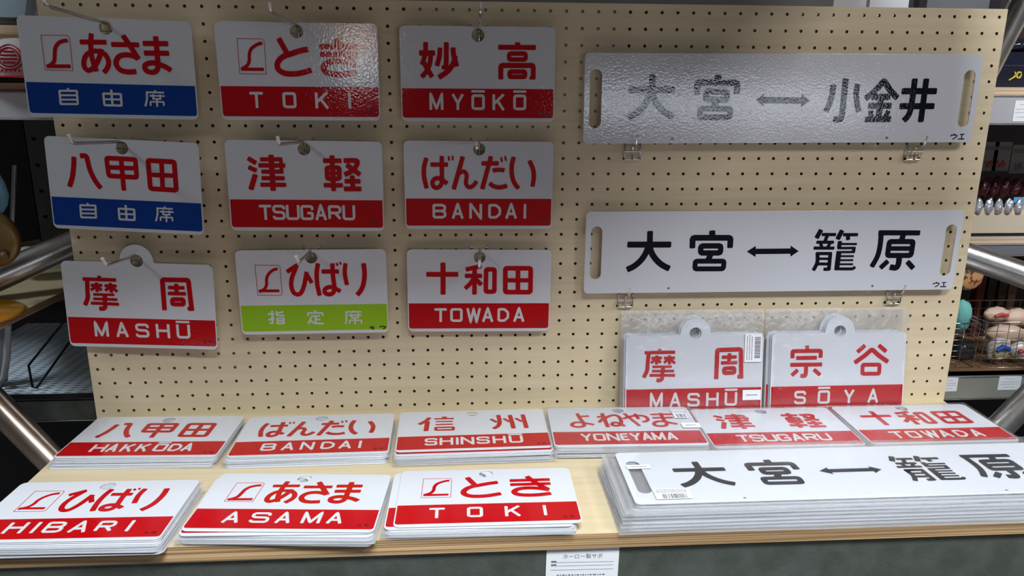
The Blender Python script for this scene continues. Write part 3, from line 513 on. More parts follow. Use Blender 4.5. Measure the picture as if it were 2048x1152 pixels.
# ------------------------------------------------------------------ plastic sleeves
def sleeve_mesh(W, H, th, seed, amp=0.0012, nx=26, ny=18, z0=0.0):
    from mathutils import noise
    vs = []; fs = []
    for side in (1, -1):
        for j in range(ny+1):
            for i in range(nx+1):
                x = -W/2+W*i/nx; y = -H/2+H*j/ny; e = min(i, nx-i)/3.0; g = min(j, ny-j)/3.0; k = min(1, e, g)
                nn = noise.noise(Vector((x*28+seed, y*28, side*3.1)))*0.7+noise.noise(Vector((x*70+seed, y*60, side*7)))*0.3
                z = side*(th/2)*k + (nn*amp if side > 0 else nn*amp*0.15)*(0.35+0.65*k)
                wob = 0.0012*noise.noise(Vector((x*20, y*20, seed)))
                vs.append((x+wob, y+wob, z0+z))
    n = (nx+1)*(ny+1)
    for s in (0, 1):
        for j in range(ny):
            for i in range(nx):
                a = s*n+j*(nx+1)+i; f = (a, a+1, a+nx+2, a+nx+1); fs.append(f if s == 0 else tuple(reversed(f)))
    me = bpy.data.meshes.new('sleeve'); me.from_pydata(vs, [], fs); me.update()
    for p in me.polygons: p.use_smooth = True
    return me
def sticker(parent, x, y, w, h, z, vertical=False, bars=True):
    o_ = MB(); o_.box((x-w/2, y-h/2, z), (x+w/2, y+h/2, z+0.0002)); st = o_.build('barcode_sticker', [PAPER], parent)
    b = MB(); rnd = random.Random(int(x*1e4))
    if bars:
        if vertical:
            yy = y-h*0.36
            while yy < y+h*0.36:
                t = rnd.choice((0.0004, 0.0007, 0.0011)); b.box((x+w*0.08, yy, z+0.0002), (x+w*0.42, yy+t, z+0.0004)); yy += t+rnd.choice((0.0005, 0.0009))
            for q in (-0.38, -0.24, -0.10):
                yy = y-h*0.42
                while yy < y+h*0.40: t = rnd.uniform(0.001, 0.004); b.box((x+w*q, yy, z+0.0002), (x+w*q+0.0011, yy+t, z+0.0004)); yy += t+0.0008
        else:
            xx = x-w*0.30
            while xx < x+w*0.36:
                t = rnd.choice((0.0004, 0.0008, 0.0012)); b.box((xx, y-h*0.44, z+0.0002), (xx+t, y-h*0.02, z+0.0004)); xx += t+rnd.choice((0.0005, 0.001))
            for q in (0.12, 0.24, 0.36):
                xx = x-w*0.42
                while xx < x+w*0.42: t = rnd.uniform(0.001, 0.004); b.box((xx, y+h*q, z+0.0002), (xx+t, y+h*q+0.001, z+0.0004)); xx += t+0.0008
    else:
        xx = x-w*0.30
        while xx < x+w*0.30: t = rnd.uniform(0.001, 0.003); b.box((xx, y-0.0007, z+0.0002), (xx+t, y+0.0007, z+0.0004)); xx += t+0.0006
    b.build('printed_bars', [INK], st); return st

# ------------------------------------------------------------------ stacks lying on the shelf
ORD = ['top', 'second', 'third', 'fourth', 'fifth', 'sixth', 'seventh', 'eighth', 'ninth', 'tenth', 'eleventh', 'twelfth']
def flat(x, y, z, rot, tx=0, ty=0):
    return Matrix.Translation((x, y, z)) @ Matrix.Rotation(ty, 4, 'Y') @ Matrix.Rotation(tx, 4, 'X') @ Matrix.Rotation(math.radians(rot), 4, 'Z')
def stack(nm, x, y, h, rot, top, word, mark=None, pitch=0.0023, second=(0, 0, 0), spread=0.002, drift=(0, 0), seed=1, sleeves=(2, 5), kind='plain'):
    rnd = random.Random(seed); zt = SHELF_Z+h
    name_sign(flat(x, y, zt-0.0008, rot), 'white and red %s sign lying uppermost on its stack on the shelf' % nm, top, word, mark=mark)
    n = int((h-0.0008)/pitch); red = plate_mesh('plain', 240, 143)
    for k in range(1, n+1):
        zz = zt-0.0008-k*(h-0.0018)/n
        if k == 1: dx, dy, dr = second
        else: dx, dy, dr = rnd.uniform(-spread, spread)+drift[0]*k/n, rnd.uniform(-spread, spread)+drift[1]*k/n, rnd.uniform(-0.6, 0.6)
        if k > 1 and second != (0, 0, 0): dx += second[0]*0.8; dy += second[1]*0.8
        o = empty('name_sign', mat4=flat(x+dx, y+dy, zz, rot+dr))
        tag(o, 'white enamel sign, %s from the top of the %s stack on the shelf' % (ORD[k], nm), 'sign', 'signs in the %s stack' % nm)
        obj('plate', red, None, o)
        bo = bpy.data.objects.new('colour_band', BANDRED); COL.objects.link(bo); bo.parent = o
    for k, q in enumerate(sleeves):
        zz = zt-0.0008-min(q, n)*(h-0.0018)/n-0.0007
        o = obj('plastic_sleeve', sleeve_mesh(0.246, 0.152, 0.0005, seed*7+k, amp=0.0006), FILM2, None, flat(x+drift[0]*0.5+second[0]+rnd.uniform(-.002, .002), y-0.002+second[1]+rnd.uniform(-.001, .001), zz, rot+rnd.uniform(-1, 1)))
        tag(o, 'crinkled clear plastic sleeve sticking out %s the %s stack' % (('halfway down', 'near the bottom of')[k] if k else 'high up in', nm), 'plastic sleeve')
BANDRED = band_mesh(240, 143).copy(); BANDRED.materials.clear(); BANDRED.materials.append(RED)
stack('八甲田 HAKKŌDA', 0.1235, -0.1047, .016, -1.9, 'hakkoda', 'HAKKŌDA', seed=2, drift=(-0.006, -0.006))
stack('ばんだい BANDAI', 0.3747, -0.1096, .015, 0.7, 'bandai', 'BANDAI', seed=3, drift=(-0.002, -0.008))
stack('信州 SHINSHŪ', 0.6248, -0.1148, .020, 0.9, 'shinshu', 'SHINSHŪ', seed=4, second=(0.0, -0.009, 0.0))
stack('よねやま YONEYAMA', 0.8694, -0.1169, .021, -1.4, 'yoneyama', 'YONEYAMA', seed=5)
stack('津軽 TSUGARU', 1.1149, -0.1266, .018, -0.7, 'tsugaru', 'TSUGARU', seed=6, sleeves=(3,))
stack('十和田 TOWADA', 1.3636, -0.1285, .019, -0.1, 'towada', 'TOWADA', seed=8, sleeves=(3,))
stack('ひばり HIBARI', 0.1240, -0.3290, .022, -1.2, 'hibari', 'HIBARI', mark='hibari_mark', seed=9, spread=0.002)
stack('あさま ASAMA', 0.3827, -0.3179, .019, -4.0, 'asama', 'ASAMA', mark='asama_mark', seed=10, spread=0.002, second=(-0.003, -0.003, 2.0), sleeves=(2, 4))
stack('とき TOKI', 0.6402, -0.3163, .018, -0.5, 'toki', 'TOKI', mark='toki_mark', seed=11, second=(-0.011, -0.002, -0.5), sleeves=(2, 4))
def top_sleeve(lbl, m4, W, H, th, seed, stickers=(), fm=None, amp=0.0012, off=(0, 0)):
    o = obj('plastic_sleeve', sleeve_mesh(W, H, th, seed, amp=amp), fm or FILM, None, m4 @ Matrix.Translation((off[0], off[1], 0))); tag(o, lbl, 'plastic sleeve')
    for s_ in stickers: sticker(o, *s_)
    return o
top_sleeve('clear plastic sleeve with barcode sticker around the よねやま YONEYAMA sign', flat(0.8694, -0.1169, SHELF_Z+.0205, -1.4), .252, .156, .0042, 3.3, ((0.100, 0.038, 0.022, 0.032, 0.0024, False), (0.108, -0.006, 0.030, 0.018, 0.0024, False, False)))
top_sleeve('clear plastic sleeve around the 津軽 TSUGARU sign lying on the shelf', flat(1.1149, -0.1266, SHELF_Z+.0175, -0.7), .252, .156, .0042, 5.3)
top_sleeve('clear plastic sleeve around the 十和田 TOWADA sign lying on the shelf', flat(1.3636, -0.1285, SHELF_Z+.0185, -0.1), .252, .156, .0042, 8.1)

# long signs lying in front right
LX, LY, LH, LR = 1.1523, -0.3094, .036, 0.0
long_sign(flat(LX, LY, SHELF_Z+LH-0.0008, LR), 'long 大宮 to 籠原 route sign on top of the long stack at the right front', 'kagohara', 'arrowB', W=648, H=140)
for k in range(1, 8):
    zz = SHELF_Z+LH-0.0008-k*(LH-0.003)/7
    o = obj('route_sign', plate_mesh('long', 646, 139), None, None, flat(LX+random.uniform(-.004, .002)-0.001*k, LY+random.uniform(-.002, .002)-0.0012*k, zz, LR+random.uniform(-.2, .2)))
    tag(o, 'long white enamel sign, %s from the top of the long sign stack' % ORD[k], 'sign', 'signs in the long sign stack')
    o = obj('plastic_sleeve', sleeve_mesh(.672, .160, .003, 2.7*k, amp=0.0016, nx=50, ny=14), FILM2 if k < 7 else FILM2, None, flat(LX-0.004-0.001*k, LY-0.002-0.0008*k, zz, LR+random.uniform(-.4, .4)))
    tag(o, 'crinkled clear sleeve around the %s long sign from the top of its stack' % ORD[k], 'plastic sleeve')
top_sleeve('clear plastic sleeve with barcode sticker around the uppermost long 籠原 sign', flat(LX, LY, SHELF_Z+LH-0.0008, LR), .676, .170, .0036, 9.4,
           ((-0.272, -0.056, 0.048, 0.026, 0.0022, False), (-0.300, 0.018, 0.034, 0.011, 0.0022, False, False)), amp=0.002, off=(0.001, 0.006))

# standing signs leaning on the pegboard
def lean(x, y, z, a, yaw=0): return Matrix.Translation((x, y, z)) @ Matrix.Rotation(math.radians(yaw), 4, 'Z') @ Matrix.Rotation(math.radians(90-a), 4, 'X')
for nm, x, top, word, seed in (('摩周 MASHŪ', 1.0065, 'mashu', 'MASHŪ', 21), ('宗谷 SŌYA', 1.2610, 'soya', 'SŌYA', 22)):
    A = 8.0; ca, sa = math.cos(math.radians(A)), math.sin(math.radians(A))
    base = lambda d: (-0.046+0.0715*sa+d, SHELF_Z+0.0012+0.0715*ca)
    y, z = base(0)
    name_sign(lean(x, y, z, A), 'round tabbed %s sign standing upright in front, leaning on the pegboard' % nm, top, word, kind='tab')
    rnd = random.Random(seed)
    for k in range(1, 5):
        y, z = base(k*0.0045); dx = rnd.uniform(-.006, -.001) if nm[0] != '摩' else rnd.uniform(-.003, .001)
        o = empty('name_sign', mat4=lean(x+dx, y, z+rnd.uniform(0, .001), A)); tag(o, 'round tabbed white sign, %s in the row leaning behind the %s sign' % (ORD[k], nm), 'sign', 'signs standing behind the %s sign' % nm)
        obj('plate', plate_mesh('tab', 240, 143), None, o)
        bo = bpy.data.objects.new('colour_band', BANDRED); COL.objects.link(bo); bo.parent = o
    y, z = base(-0.0002)
    st = ((0.101, 0.030, 0.030, 0.050, 0.0026, True), (0.101, -0.053, 0.032, 0.018, 0.0026, False, False)) if nm[0] == '摩' else ()
    top_sleeve('clear plastic sleeve around the upright %s sign, its open end above the tab' % nm, lean(x, y, z, A), .252, .186, .0044, seed*1.3, st, amp=0.0012, off=(0, 0.0185))
    y, z = base(0.0135)
    o = obj('plastic_sleeve', sleeve_mesh(.250, .186, .003, seed*2.1, amp=0.0016), FILM2, None, lean(x-0.001, y, z, A) @ Matrix.Translation((0, 0.0185, 0)))
    tag(o, 'crinkled clear sleeve standing behind the upright %s sign' % nm, 'plastic sleeve')

# ================================================================== BACKGROUND: scaffold rack behind and beside the board
def pipe(name, label, p, q, r, m=None, ext=(0, 0)):
    d0 = (q-p).normalized(); p, q = p-d0*ext[0], q+d0*ext[1]
    o = empty(name, p); b = MB(); d = q-p
    b.tube([Vector((0,0,0)), d], r, 24); b.build('tube', [m or PIPE], o); tag(o, label, 'pipe'); return o
pipe('scaffold_pipe', 'thick silver scaffold pipe sloping up behind the left edge of the pegboard', at(-60, 578, 0.06), at(300, 420, 0.22), 0.0243, None, (0.05, 0.1))
pipe('scaffold_pipe', 'scaffold pipe with an orange sheen running down to the left end of the sign shelf', at(-70, 745, 0.10), at(200, 1020, 0.05), 0.0243, mat('pipe with tinted sheen', (0.55, 0.44, 0.37), 0.3, 0.9, noise=(14, (1, 1, 1), (0.40, 0.31, 0.25), 0)), (0.03, 0.5))  # orange reflection on the steel is put into its base colour
pipe('scaffold_pipe', 'scaffold pipe rising past the top left corner of the pegboard', at(96, -30, 0.06), at(78, 90, 0.09), 0.0243, None, (0.18, 0.0))
pipe('scaffold_pipe', 'thick bright scaffold pipe sloping down from the right edge of the pegboard', at(1880, 492, 0.10), at(2110, 572, 0.02), 0.0235, None, (0.0, 0.7))
pipe('scaffold_pipe', 'dull scaffold pipe meeting the shelf at the lower right', at(2085, 768, 0.02), at(1930, 925, -0.10), 0.0225, None, (0.6, 0.0))
pipe('scaffold_pipe', 'slanting grey pipe beside the top right corner of the pegboard', at(2062, -30, 0.04), at(1950, 190, 0.20), 0.0200, None, (0.6, 0.0))
def beam(label, x0, x1, y, z0, z1, m, lip=True):
    o = empty('steel_beam', ((x0+x1)/2, y, z0)); hx = (x1-x0)/2; h = z1-z0
    b = MB(); b.box((-hx, 0, 0), (hx, 0.003, h)); b.box((-hx, 0, 0), (hx, 0.03, 0.003)); b.box((-hx, 0, h-0.003), (hx, 0.03, h)); b.build('web', [m], o)
    if lip:
        b = MB(); b.tube([(-hx, 0.001, h-0.001), (hx, 0.001, h-0.001)], 0.0018, 6); b.tube([(-hx, 0.001, 0.001), (hx, 0.001, 0.001)], 0.0015, 6); b.build('rolled_edge', [STEEL], o)
    tag(o, label, 'beam'); return o
GALV = mat('pale galvanised beam', (0.74, 0.76, 0.80), 0.45, 0.1, bump=(300, 0.2, (1,1,1), 0.0005))
beam('dark hammered steel beam of the lower rack shelf, left of the pegboard', -1.0, 0.12, 0.15, -0.735, -0.684, DARKSTEEL)
beam('pale steel beam under the cap shelf at the upper left', -1.0, 0.12, 0.15, -0.174, -0.126, GALV)
beam('pale steel beam with white card under the upper right rack shelf', 1.35, 2.9, 0.15, -0.176, -0.123, mat('grey galvanised beam', (0.44, 0.44, 0.46), 0.45, 0.2, bump=(300, 0.2, (1,1,1), 0.0005)))
beam('grey brown steel beam with price cards under the basket shelf at the right', 1.35, 2.9, 0.15, -0.730, -0.679, mat('taupe beam', (0.30, 0.29, 0.25), 0.5, 0.3, bump=(300, 0.2, (1,1,1), 0.0005)))
beam('grey steel beam crossing just above the top edge of the pegboard', 0.02, 1.27, 0.15, 0.018, 0.075, mat('grey beam', (0.20, 0.20, 0.19), 0.5, 0.4))
def wood_shelf(label, x0, x1, y0, y1, z, th=0.012, m=SHELFWOOD):
    o = empty('rack_shelf', ((x0+x1)/2, (y0+y1)/2, z-th/2)); hx, hy = (x1-x0)/2, (y1-y0)/2
    b = MB(); b.box((-hx, -hy+0.0005, -th/2), (hx, hy, th/2)); b.build('panel', [m], o)
    b = MB(); b.box((-hx, -hy, -th/2+0.0001), (hx, -hy+0.0005, th/2-0.0001)); b.build('layered_edge', [ply_edge('plywood edge light', (0.60, 0.46, 0.32), (0.42, 0.29, 0.18), 500)], o)
    tag(o, label, 'shelf'); return o
wood_shelf('plywood rack shelf carrying the red and white cap at the upper left', -1.0, 0.10, 0.155, 0.60, -0.113)
wood_shelf('plywood rack shelf crossing above the cap at the left', -1.0, 0.02, 0.30, 0.64, -0.010, 0.016)
wood_shelf('plywood rack shelf carrying the dark cases at the upper right', 1.40, 2.9, 0.155, 0.62, -0.108, 0.014)
wood_shelf('brown wooden rack shelf carrying the wire baskets at the right', 1.40, 2.9, 0.155, 0.60, -0.679, 0.010, mat('brown shelf', (0.30, 0.17, 0.09), 0.35, noise=(3, (1.2, 26, 26), (0.22, 0.12, 0.06), 0)))
wood_shelf('steel fronted rack shelf carrying the packed goods at the right', 1.40, 2.9, 0.20, 0.60, -0.400, 0.012, GALV)
# right middle: beam below goods shelf
beam('bright steel beam under the goods shelf at the right', 1.45, 2.9, 0.19, -0.437, -0.412, mat('bright beam', (0.42, 0.43, 0.47), 0.3, 0.7))
# left angled plywood panel
p0, p1, p2, p3 = at(-60, 672, 0.03), at(160, 560, 0.16), at(200, 470, 0.45), at(-60, 560, 0.30)
def slab(name, pts, th, m, parent=None):
    n = len(pts); vs = list(pts)+[p-Vector((0, 0, th)) for p in pts]
    b = MB(); b.add(vs, [tuple(range(n)), tuple(reversed(range(n, 2*n)))]+[(i, n+i, n+(i+1) % n, (i+1) % n) for i in range(n)]); return b.build(name, m, parent)
o = empty('angled_board'); tag(o, 'pale plywood board with sawn edge lying at an angle under the left scaffold pipe', 'board')
z = -0.472
P = [Vector(((CAM + ray(u, v)*((z-CAM.z)/ray(u, v).z)))) for u, v in ((-130, 705), (175, 560), (215, 455), (-130, 515))]
slab('panel', P, 0.012, [SHELFWOOD], o)
e0, e1 = P[0], P[1]; dn = Vector((0, 0, -0.0122)); nrm = (e1-e0).cross(Vector((0,0,1))).normalized()*0.0006
b = MB(); vs = [e0+nrm, e1+nrm, e1+nrm+dn, e0+nrm+dn]; b.add(vs, [(0,1,2,3)]); vs2 = [v-nrm for v in vs]; b.add(vs2, [(3,2,1,0)]); b.build('layered_edge', [ply_edge('plywood edge brown', (0.36, 0.23, 0.13), (0.17, 0.10, 0.06), 500)], o)

# amber jar standing on the angled board
AMBER = mat('amber glaze', (0.55, 0.24, 0.01), 0.15, coat=0.5)
def on_plane(u, v, z): d = ray(u, v); return CAM + d*((z-CAM.z)/d.z)
q = on_plane(-80, 634, z)
o = empty('amber_disc', q); b = MB(); b.lathe([(0, 0.0002), (0.088, 0.0002), (0.090, 0.003), (0.086, 0.005), (0.0, 0.006)], 40); b.build('dish', [AMBER], o); tag(o, 'amber yellow round dish lying on the angled board at the far left', 'dish')
# brass round object with knob
BRASS = mat('aged brass', (0.30, 0.20, 0.07), 0.4, 0.6, noise=(20, (1,1,1), (0.20, 0.13, 0.05), 0))
q = at(-22, 478, 0.02)
o = empty('brass_gong', q); rx = Matrix.Rotation(PI/2, 4, 'X')
b = MB(); b.lathe([(0.0, 0.010), (0.040, 0.008), (0.047, 0.004), (0.048, -0.004), (0.044, -0.008), (0, -0.008)], 40, rx); b.build('disc', [BRASS], o)
b = MB(); b.lathe([(0, 0.006), (0.006, 0.005), (0.007, 0.0), (0.0, -0.001)], 16, Matrix.Translation((0.027, -0.011, -0.025)) @ rx); b.build('knob', [mat('brown knob', (0.20, 0.11, 0.06), 0.5)], o)
b = MB(); b.tube([(0, 0, 0.046), (0, 0.01, 0.30)], 0.0008, 6); b.build('cord', [BLACKMETAL], o)
tag(o, 'dull brass disc with a small brown knob hanging at the far left edge', 'disc')
# pale blue glove like pouch
q = at(-10, 385, 0.10)
o = empty('blue_pouch', q); b = MB(); b.lathe([(0.0, 0.042), (0.010, 0.036), (0.018, 0.018), (0.022, -0.004), (0.017, -0.022), (0.008, -0.034), (0.0, -0.037)], 18, Matrix.Diagonal((1, 0.5, 1, 1))); b.build('pouch', [mat('pale blue film', (0.22, 0.50, 0.72), 0.35)], o)
b = MB(); b.tube([(0, 0, 0.040), (0, 0.04, 0.215)], 0.0008, 6); b.build('cord', [BLACKMETAL], o)
tag(o, 'pale blue pouch hanging above the brass disc', 'pouch')
# perforated upright and thin pipe
o = empty('perforated_post', at(88, 250, 0.34)); 
b = MB(); A = at(40, 215, 0.30); B = at(125, 215, 0.30); wv = 0.075; zt, zb = -0.12, -0.42
base = Vector(o.location)
def pl(x0, x1, y, z0, z1, mb, holes):
    xs = [x0, (x0+x1)/2, x1]; nz = len(holes)
    cell = (z1-z0)/nz
    for c in range(2):
        for r in range(nz):
            a0, a1 = xs[c], xs[c+1]; b0, b1 = z0+r*cell, z0+(r+1)*cell; cx, cz = (a0+a1)/2, (b0+b1)/2; n = 12; rad = 0.0035
            vs = [(a1, y, b1), (a0, y, b1), (a0, y, b0), (a1, y, b0)]+[(cx+rad*1.4*math.cos(2*PI*k/n+PI/4), y, cz+rad*math.sin(2*PI*k/n+PI/4)) for k in range(n)]
            mb.add(vs, [(q_, (q_+1) % 4, 4+(q_*3+3) % n, 4+(q_*3+2) % n, 4+(q_*3+1) % n, 4+q_*3) for q_ in range(4)])
pl(-0.040, 0.026, 0, -0.36, 0.05, b, range(8)); b.box((-0.040, 0.0, -0.36), (-0.038, 0.04, 0.05)); b.box((0.024, 0.0, -0.36), (0.026, 0.04, 0.05))
b.build('web', [mat('grey green post', (0.075, 0.085, 0.08), 0.5, 0.3)], o); tag(o, 'grey green steel post with paired holes behind the left of the pegboard', 'post')
pipe('thin_pipe', 'thin bright vertical pipe in front of the grey green post at the left', at(30, 330, 0.20), at(24, 470, 0.20), 0.0045, CHROME)
# dark curtain panels behind the racks
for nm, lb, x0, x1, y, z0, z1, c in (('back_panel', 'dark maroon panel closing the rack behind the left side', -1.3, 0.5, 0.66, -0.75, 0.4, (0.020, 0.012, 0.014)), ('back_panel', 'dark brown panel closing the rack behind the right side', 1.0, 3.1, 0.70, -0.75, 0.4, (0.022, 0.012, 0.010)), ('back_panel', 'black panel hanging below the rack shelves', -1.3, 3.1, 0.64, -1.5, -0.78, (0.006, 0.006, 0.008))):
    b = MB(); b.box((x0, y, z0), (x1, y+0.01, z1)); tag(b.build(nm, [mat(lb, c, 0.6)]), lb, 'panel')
# expanded metal shelf
o = empty('mesh_shelf', (-0.45, 0.15, -0.681)); tag(o, 'blue grey expanded metal shelf behind the lower left of the pegboard', 'shelf')
b = MB(); W_, D_, px_, py_ = 0.62, 0.46, 0.046, 0.0115
ny = int(D_/py_); nx = int(W_/px_)
for j in range(ny):
    for sgn in (1, -1):
        pts = [(i*px_/2, j*py_+(py_/2 if (i % 2) == (0 if sgn > 0 else 1) else 0)+0.0*sgn+py_*0.0, 0) for i in range(nx*2+1)]
        for i in range(len(pts)-1):
            a = Vector(pts[i]); c = Vector(pts[i+1]); t_ = Vector((0, 0.0026, 0.0018))
            b.add([a, c, c+t_, a+t_], [(0,1,2,3)])
g = b.build('expanded_mesh', [mat('blue grey mesh', (0.62, 0.74, 0.86), 0.4, 0.2)], o); g['kind'] = 'stuff'
b = MB(); b.box((0, -0.004, -0.006), (W_, 0.0, 0.003)); b.build('front_rim', [BLACKMETAL], o)
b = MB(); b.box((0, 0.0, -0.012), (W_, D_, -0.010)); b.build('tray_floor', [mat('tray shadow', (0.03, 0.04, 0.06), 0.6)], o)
# black wire easel on the mesh shelf
Zm = -0.676; o = empty('wire_easel', on_plane(70, 777, Zm)); base = Vector(o.location)
b = MB(); vtx = Vector((0, 0, 0.002))
Aa = at(57, 731, 0.17)-base; Bb = at(160, 655, 0.32)-base; Cc = at(185, 640, 0.35)-base
b.tube([Aa, Vector((-0.004, 0, 0.003)), Vector((0.004, 0, 0.002)), Bb], 0.0022, 8); b.tube([Aa, Cc+Vector((-0.02, 0, 0.04))], 0.0022, 8)
b.build('bent_wire', [BLACKMETAL], o); tag(o, 'black bent wire easel standing on the expanded metal shelf', 'easel')
# white rimmed panel at the far left
o = empty('rounded_panel', at(8, 760, 0.18)); base = Vector(o.location); b = MB()
b.tube([at(-4, 768, 0.18)-base, at(8, 755, 0.18)-base, at(14, 715, 0.18)-base, at(16, 650, 0.18)-base], 0.006, 10); b.build('rim', [mat('white frame paint', (0.6, 0.62, 0.65), 0.4)], o)
b = MB(); vv = [at(-60, 655, 0.19)-base, at(14, 655, 0.19)-base, at(10, 765, 0.19)-base, at(-60, 800, 0.19)-base]; b.add(vv+[v+Vector((0, 0.01, 0)) for v in vv], [(0,1,2,3),(7,6,5,4),(0,4,5,1),(1,5,6,2),(2,6,7,3)]); b.build('panel', [mat('grey frame panel', (0.25, 0.27, 0.30), 0.5)], o)
tag(o, 'grey panel with thick white rounded rim at the lower far left', 'frame')
# crumpled bag on the angled board behind the pipe
def lump(name, label, cat, centre, sz, m, seed=0, amp=0.18, parent=None, n=3):
    from mathutils import noise
    bm = bmesh.new(); bmesh.ops.create_icosphere(bm, subdivisions=n, radius=1.0)
    for v in bm.verts:
        k = 1+amp*noise.noise(v.co*2.2+Vector((seed, seed*2, 0)))+amp*0.5*noise.noise(v.co*5+Vector((seed, 0, 3)))
        v.co = Vector((v.co.x*sz[0]*k, v.co.y*sz[1]*k, v.co.z*sz[2]*k))
    me = bpy.data.meshes.new(name); bm.to_mesh(me); bm.free()
    for p in me.polygons: p.use_smooth = True
    o = obj(name, me, m, parent); o.location = centre
    if label: tag(o, label, cat)
    return o
lump('white_bag', 'crumpled white bag lying behind the left scaffold pipe', 'bag', at(62, 512, 0.22), (0.050, 0.035, 0.016), mat('white plastic bag', (0.62, 0.64, 0.66), 0.35), 3)

# red and white cap on the left shelf
q = at(42, 158, 0.235); q.z = -0.113; o = empty('baseball_cap', q); o.rotation_euler = (0, 0, 0.30); tag(o, 'white cap with red brim and round red emblem on the upper left rack shelf', 'cap')
from mathutils import noise as _n
b = MB(); prof = [(0.072, 0.0), (0.073, 0.016), (0.070, 0.034), (0.060, 0.050), (0.042, 0.061), (0.020, 0.067), (0.002, 0.069)]
b.lathe(prof, 32, Matrix.Diagonal((0.88, 1.0, 1.0, 1)) @ Matrix.Translation((0, 0, 0.008))); b.build('crown', [mat('white cotton', (0.82, 0.80, 0.82), 0.8)], o)
b = MB(); rows = []
for j in range(5):
    t_ = j/4; rows.append([Vector((math.sin(a)*(0.066+0.008*t_), -math.cos(a)*0.066-t_*0.062*max(0, math.cos(a))**0.8, 0.013-0.004*t_-0.005*(abs(math.sin(a))**2)*t_)) for a in [(-1.35+2.7*i/16) for i in range(17)]])
vs = [v for r_ in rows for v in r_]; vs = vs+[v-Vector((0,0,0.002)) for v in vs]; N_ = 85
fs = [(r_*17+i, r_*17+i+1, (r_+1)*17+i+1, (r_+1)*17+i) for r_ in range(4) for i in range(16)]; b.add(vs, fs+[tuple(N_+x for x in reversed(f_)) for f_ in fs], 0, True); b.build('brim', [mat('red cotton', (0.50, 0.012, 0.02), 0.7)], o)
b = MB()
def dome(ang, z_): # point on the front of the crown
    zz_ = z_-0.008; rr = prof[-1][0]
    for (ra, za), (rb, zb_) in zip(prof, prof[1:]):
        if za <= zz_ <= zb_: rr = ra+(rb-ra)*(zz_-za)/(zb_-za); break
    return Vector((math.sin(ang)*(rr+0.0008)*0.88, -math.cos(ang)*(rr+0.0008), z_))
for rr in (0.0205, 0.0155):
    b.tube([dome(rr*math.cos(t_)/0.060, 0.043+rr*math.sin(t_)) for t_ in [2*PI*k/28 for k in range(28)]], 0.0014, 5, closed=True)
for zz in (-0.009, -0.003, 0.003, 0.009):
    w_ = math.sqrt(0.0125**2-zz**2); b.tube([dome(x_/0.060, 0.043+zz) for x_ in (-w_, -w_/2, 0, w_/2, w_)], 0.0017, 5)
for k in range(7): 
    b.tube([dome((-0.018+0.006*k)/0.06, 0.019), dome((-0.017+0.006*k)/0.06, 0.0225)], 0.0016, 5)
b.build('emblem', [mat('faded red thread', (0.50, 0.02, 0.05), 0.8)], o)
# price card behind the cap
o = empty('paper_card', at(24, 92, 0.40)); b = MB(); b.box((-0.024, 0, -0.022), (0.024, 0.001, 0.022)); b.build('card', [PAPER], o)
b = MB(); 
for zz in (0.012, 0.006): b.box((-0.018, -0.0004, zz), (0.012, 0, zz+0.0012))
b.build('printed_lines', [INK], o); tag(o, 'white printed card standing behind the cap', 'card')
# teal crate above the cap shelf
o = empty('grey_crate', at(20, 15, 0.42)); b = MB(); b.box((-0.10, 0, -0.018), (0.05, 0.15, 0.06)); b.build('box', [mat('blue grey crate', (0.14, 0.19, 0.22), 0.5)], o); tag(o, 'blue grey crate on the topmost shelf at the far left corner', 'crate')

# ------------------------------------------------------------------ right side goods
NAVY = mat('navy leather', (0.008, 0.009, 0.022), 0.35)
YEL = mat('yellow cord', (0.55, 0.42, 0.05), 0.6)
q = at(2010, 168, 0.24); q.z = -0.108
o = empty('dark_case', q); b = MB(); b.box((-0.075, -0.02, 0.0), (0.14, 0.10, 0.040)); b.box((-0.070, -0.018, 0.041), (0.14, 0.10, 0.066)); b.build('case', [NAVY], o)
b = MB(); b.box((-0.076, -0.021, 0.0395), (0.141, 0.101, 0.0415)); b.build('seam', [mat('navy seam', (0.03, 0.03, 0.05), 0.5)], o)
tag(o, 'dark navy case with a yellow knot on the upper right rack shelf', 'case')
b = MB(); kx = at(2035, 150, 0.218)-q
pts = [kx+Vector((0.012*math.sin(t_*2), -0.002*math.cos(3*t_), 0.010*math.sin(t_*3+0.5))) for t_ in [2*PI*k/24 for k in range(24)]]
pts = [kx+(p_-kx)*0.6 for p_ in pts]
b.tube(pts, 0.0011, 6, closed=True); b.tube([kx, kx+Vector((-0.016, 0, -0.010))], 0.0014, 6); b.build('knot', [YEL], o)
lump('dark_pouch', 'black glossy pouch lying on the navy case at the right edge', 'pouch', at(2035, 92, 0.27), (0.040, 0.030, 0.016), mat('black gloss', (0.012, 0.012, 0.02), 0.12), 5)
# top right boxes
q = at(1735, 8, 0.32); o = empty('white_box', q); b = MB(); b.box((-0.14, 0, -0.022), (0.085, 0.2, 0.05)); b.build('carton', [mat('white carton', (0.62, 0.64, 0.68), 0.6)], o)
b = MB(); b.box((-0.002, -0.001, -0.022), (0.004, 0.0, 0.05)); b.build('tape_line', [mat('grey seam', (0.15, 0.15, 0.16), 0.5)], o); tag(o, 'white carton behind the top edge of the pegboard at the right', 'carton')
q = at(1920, 8, 0.32); o = empty('black_frame', q); b = MB(); b.box((-0.085, 0, -0.03), (0.085, 0.02, 0.05)); b.build('frame', [mat('black frame', (0.012, 0.010, 0.014), 0.4)], o)
b = MB(); b.box((-0.070, -0.002, -0.012), (0.060, 0.0, 0.05)); b.build('picture', [mat('grey picture', (0.12, 0.12, 0.13), 0.4)], o); tag(o, 'black framed panel behind the top right corner of the pegboard', 'frame')
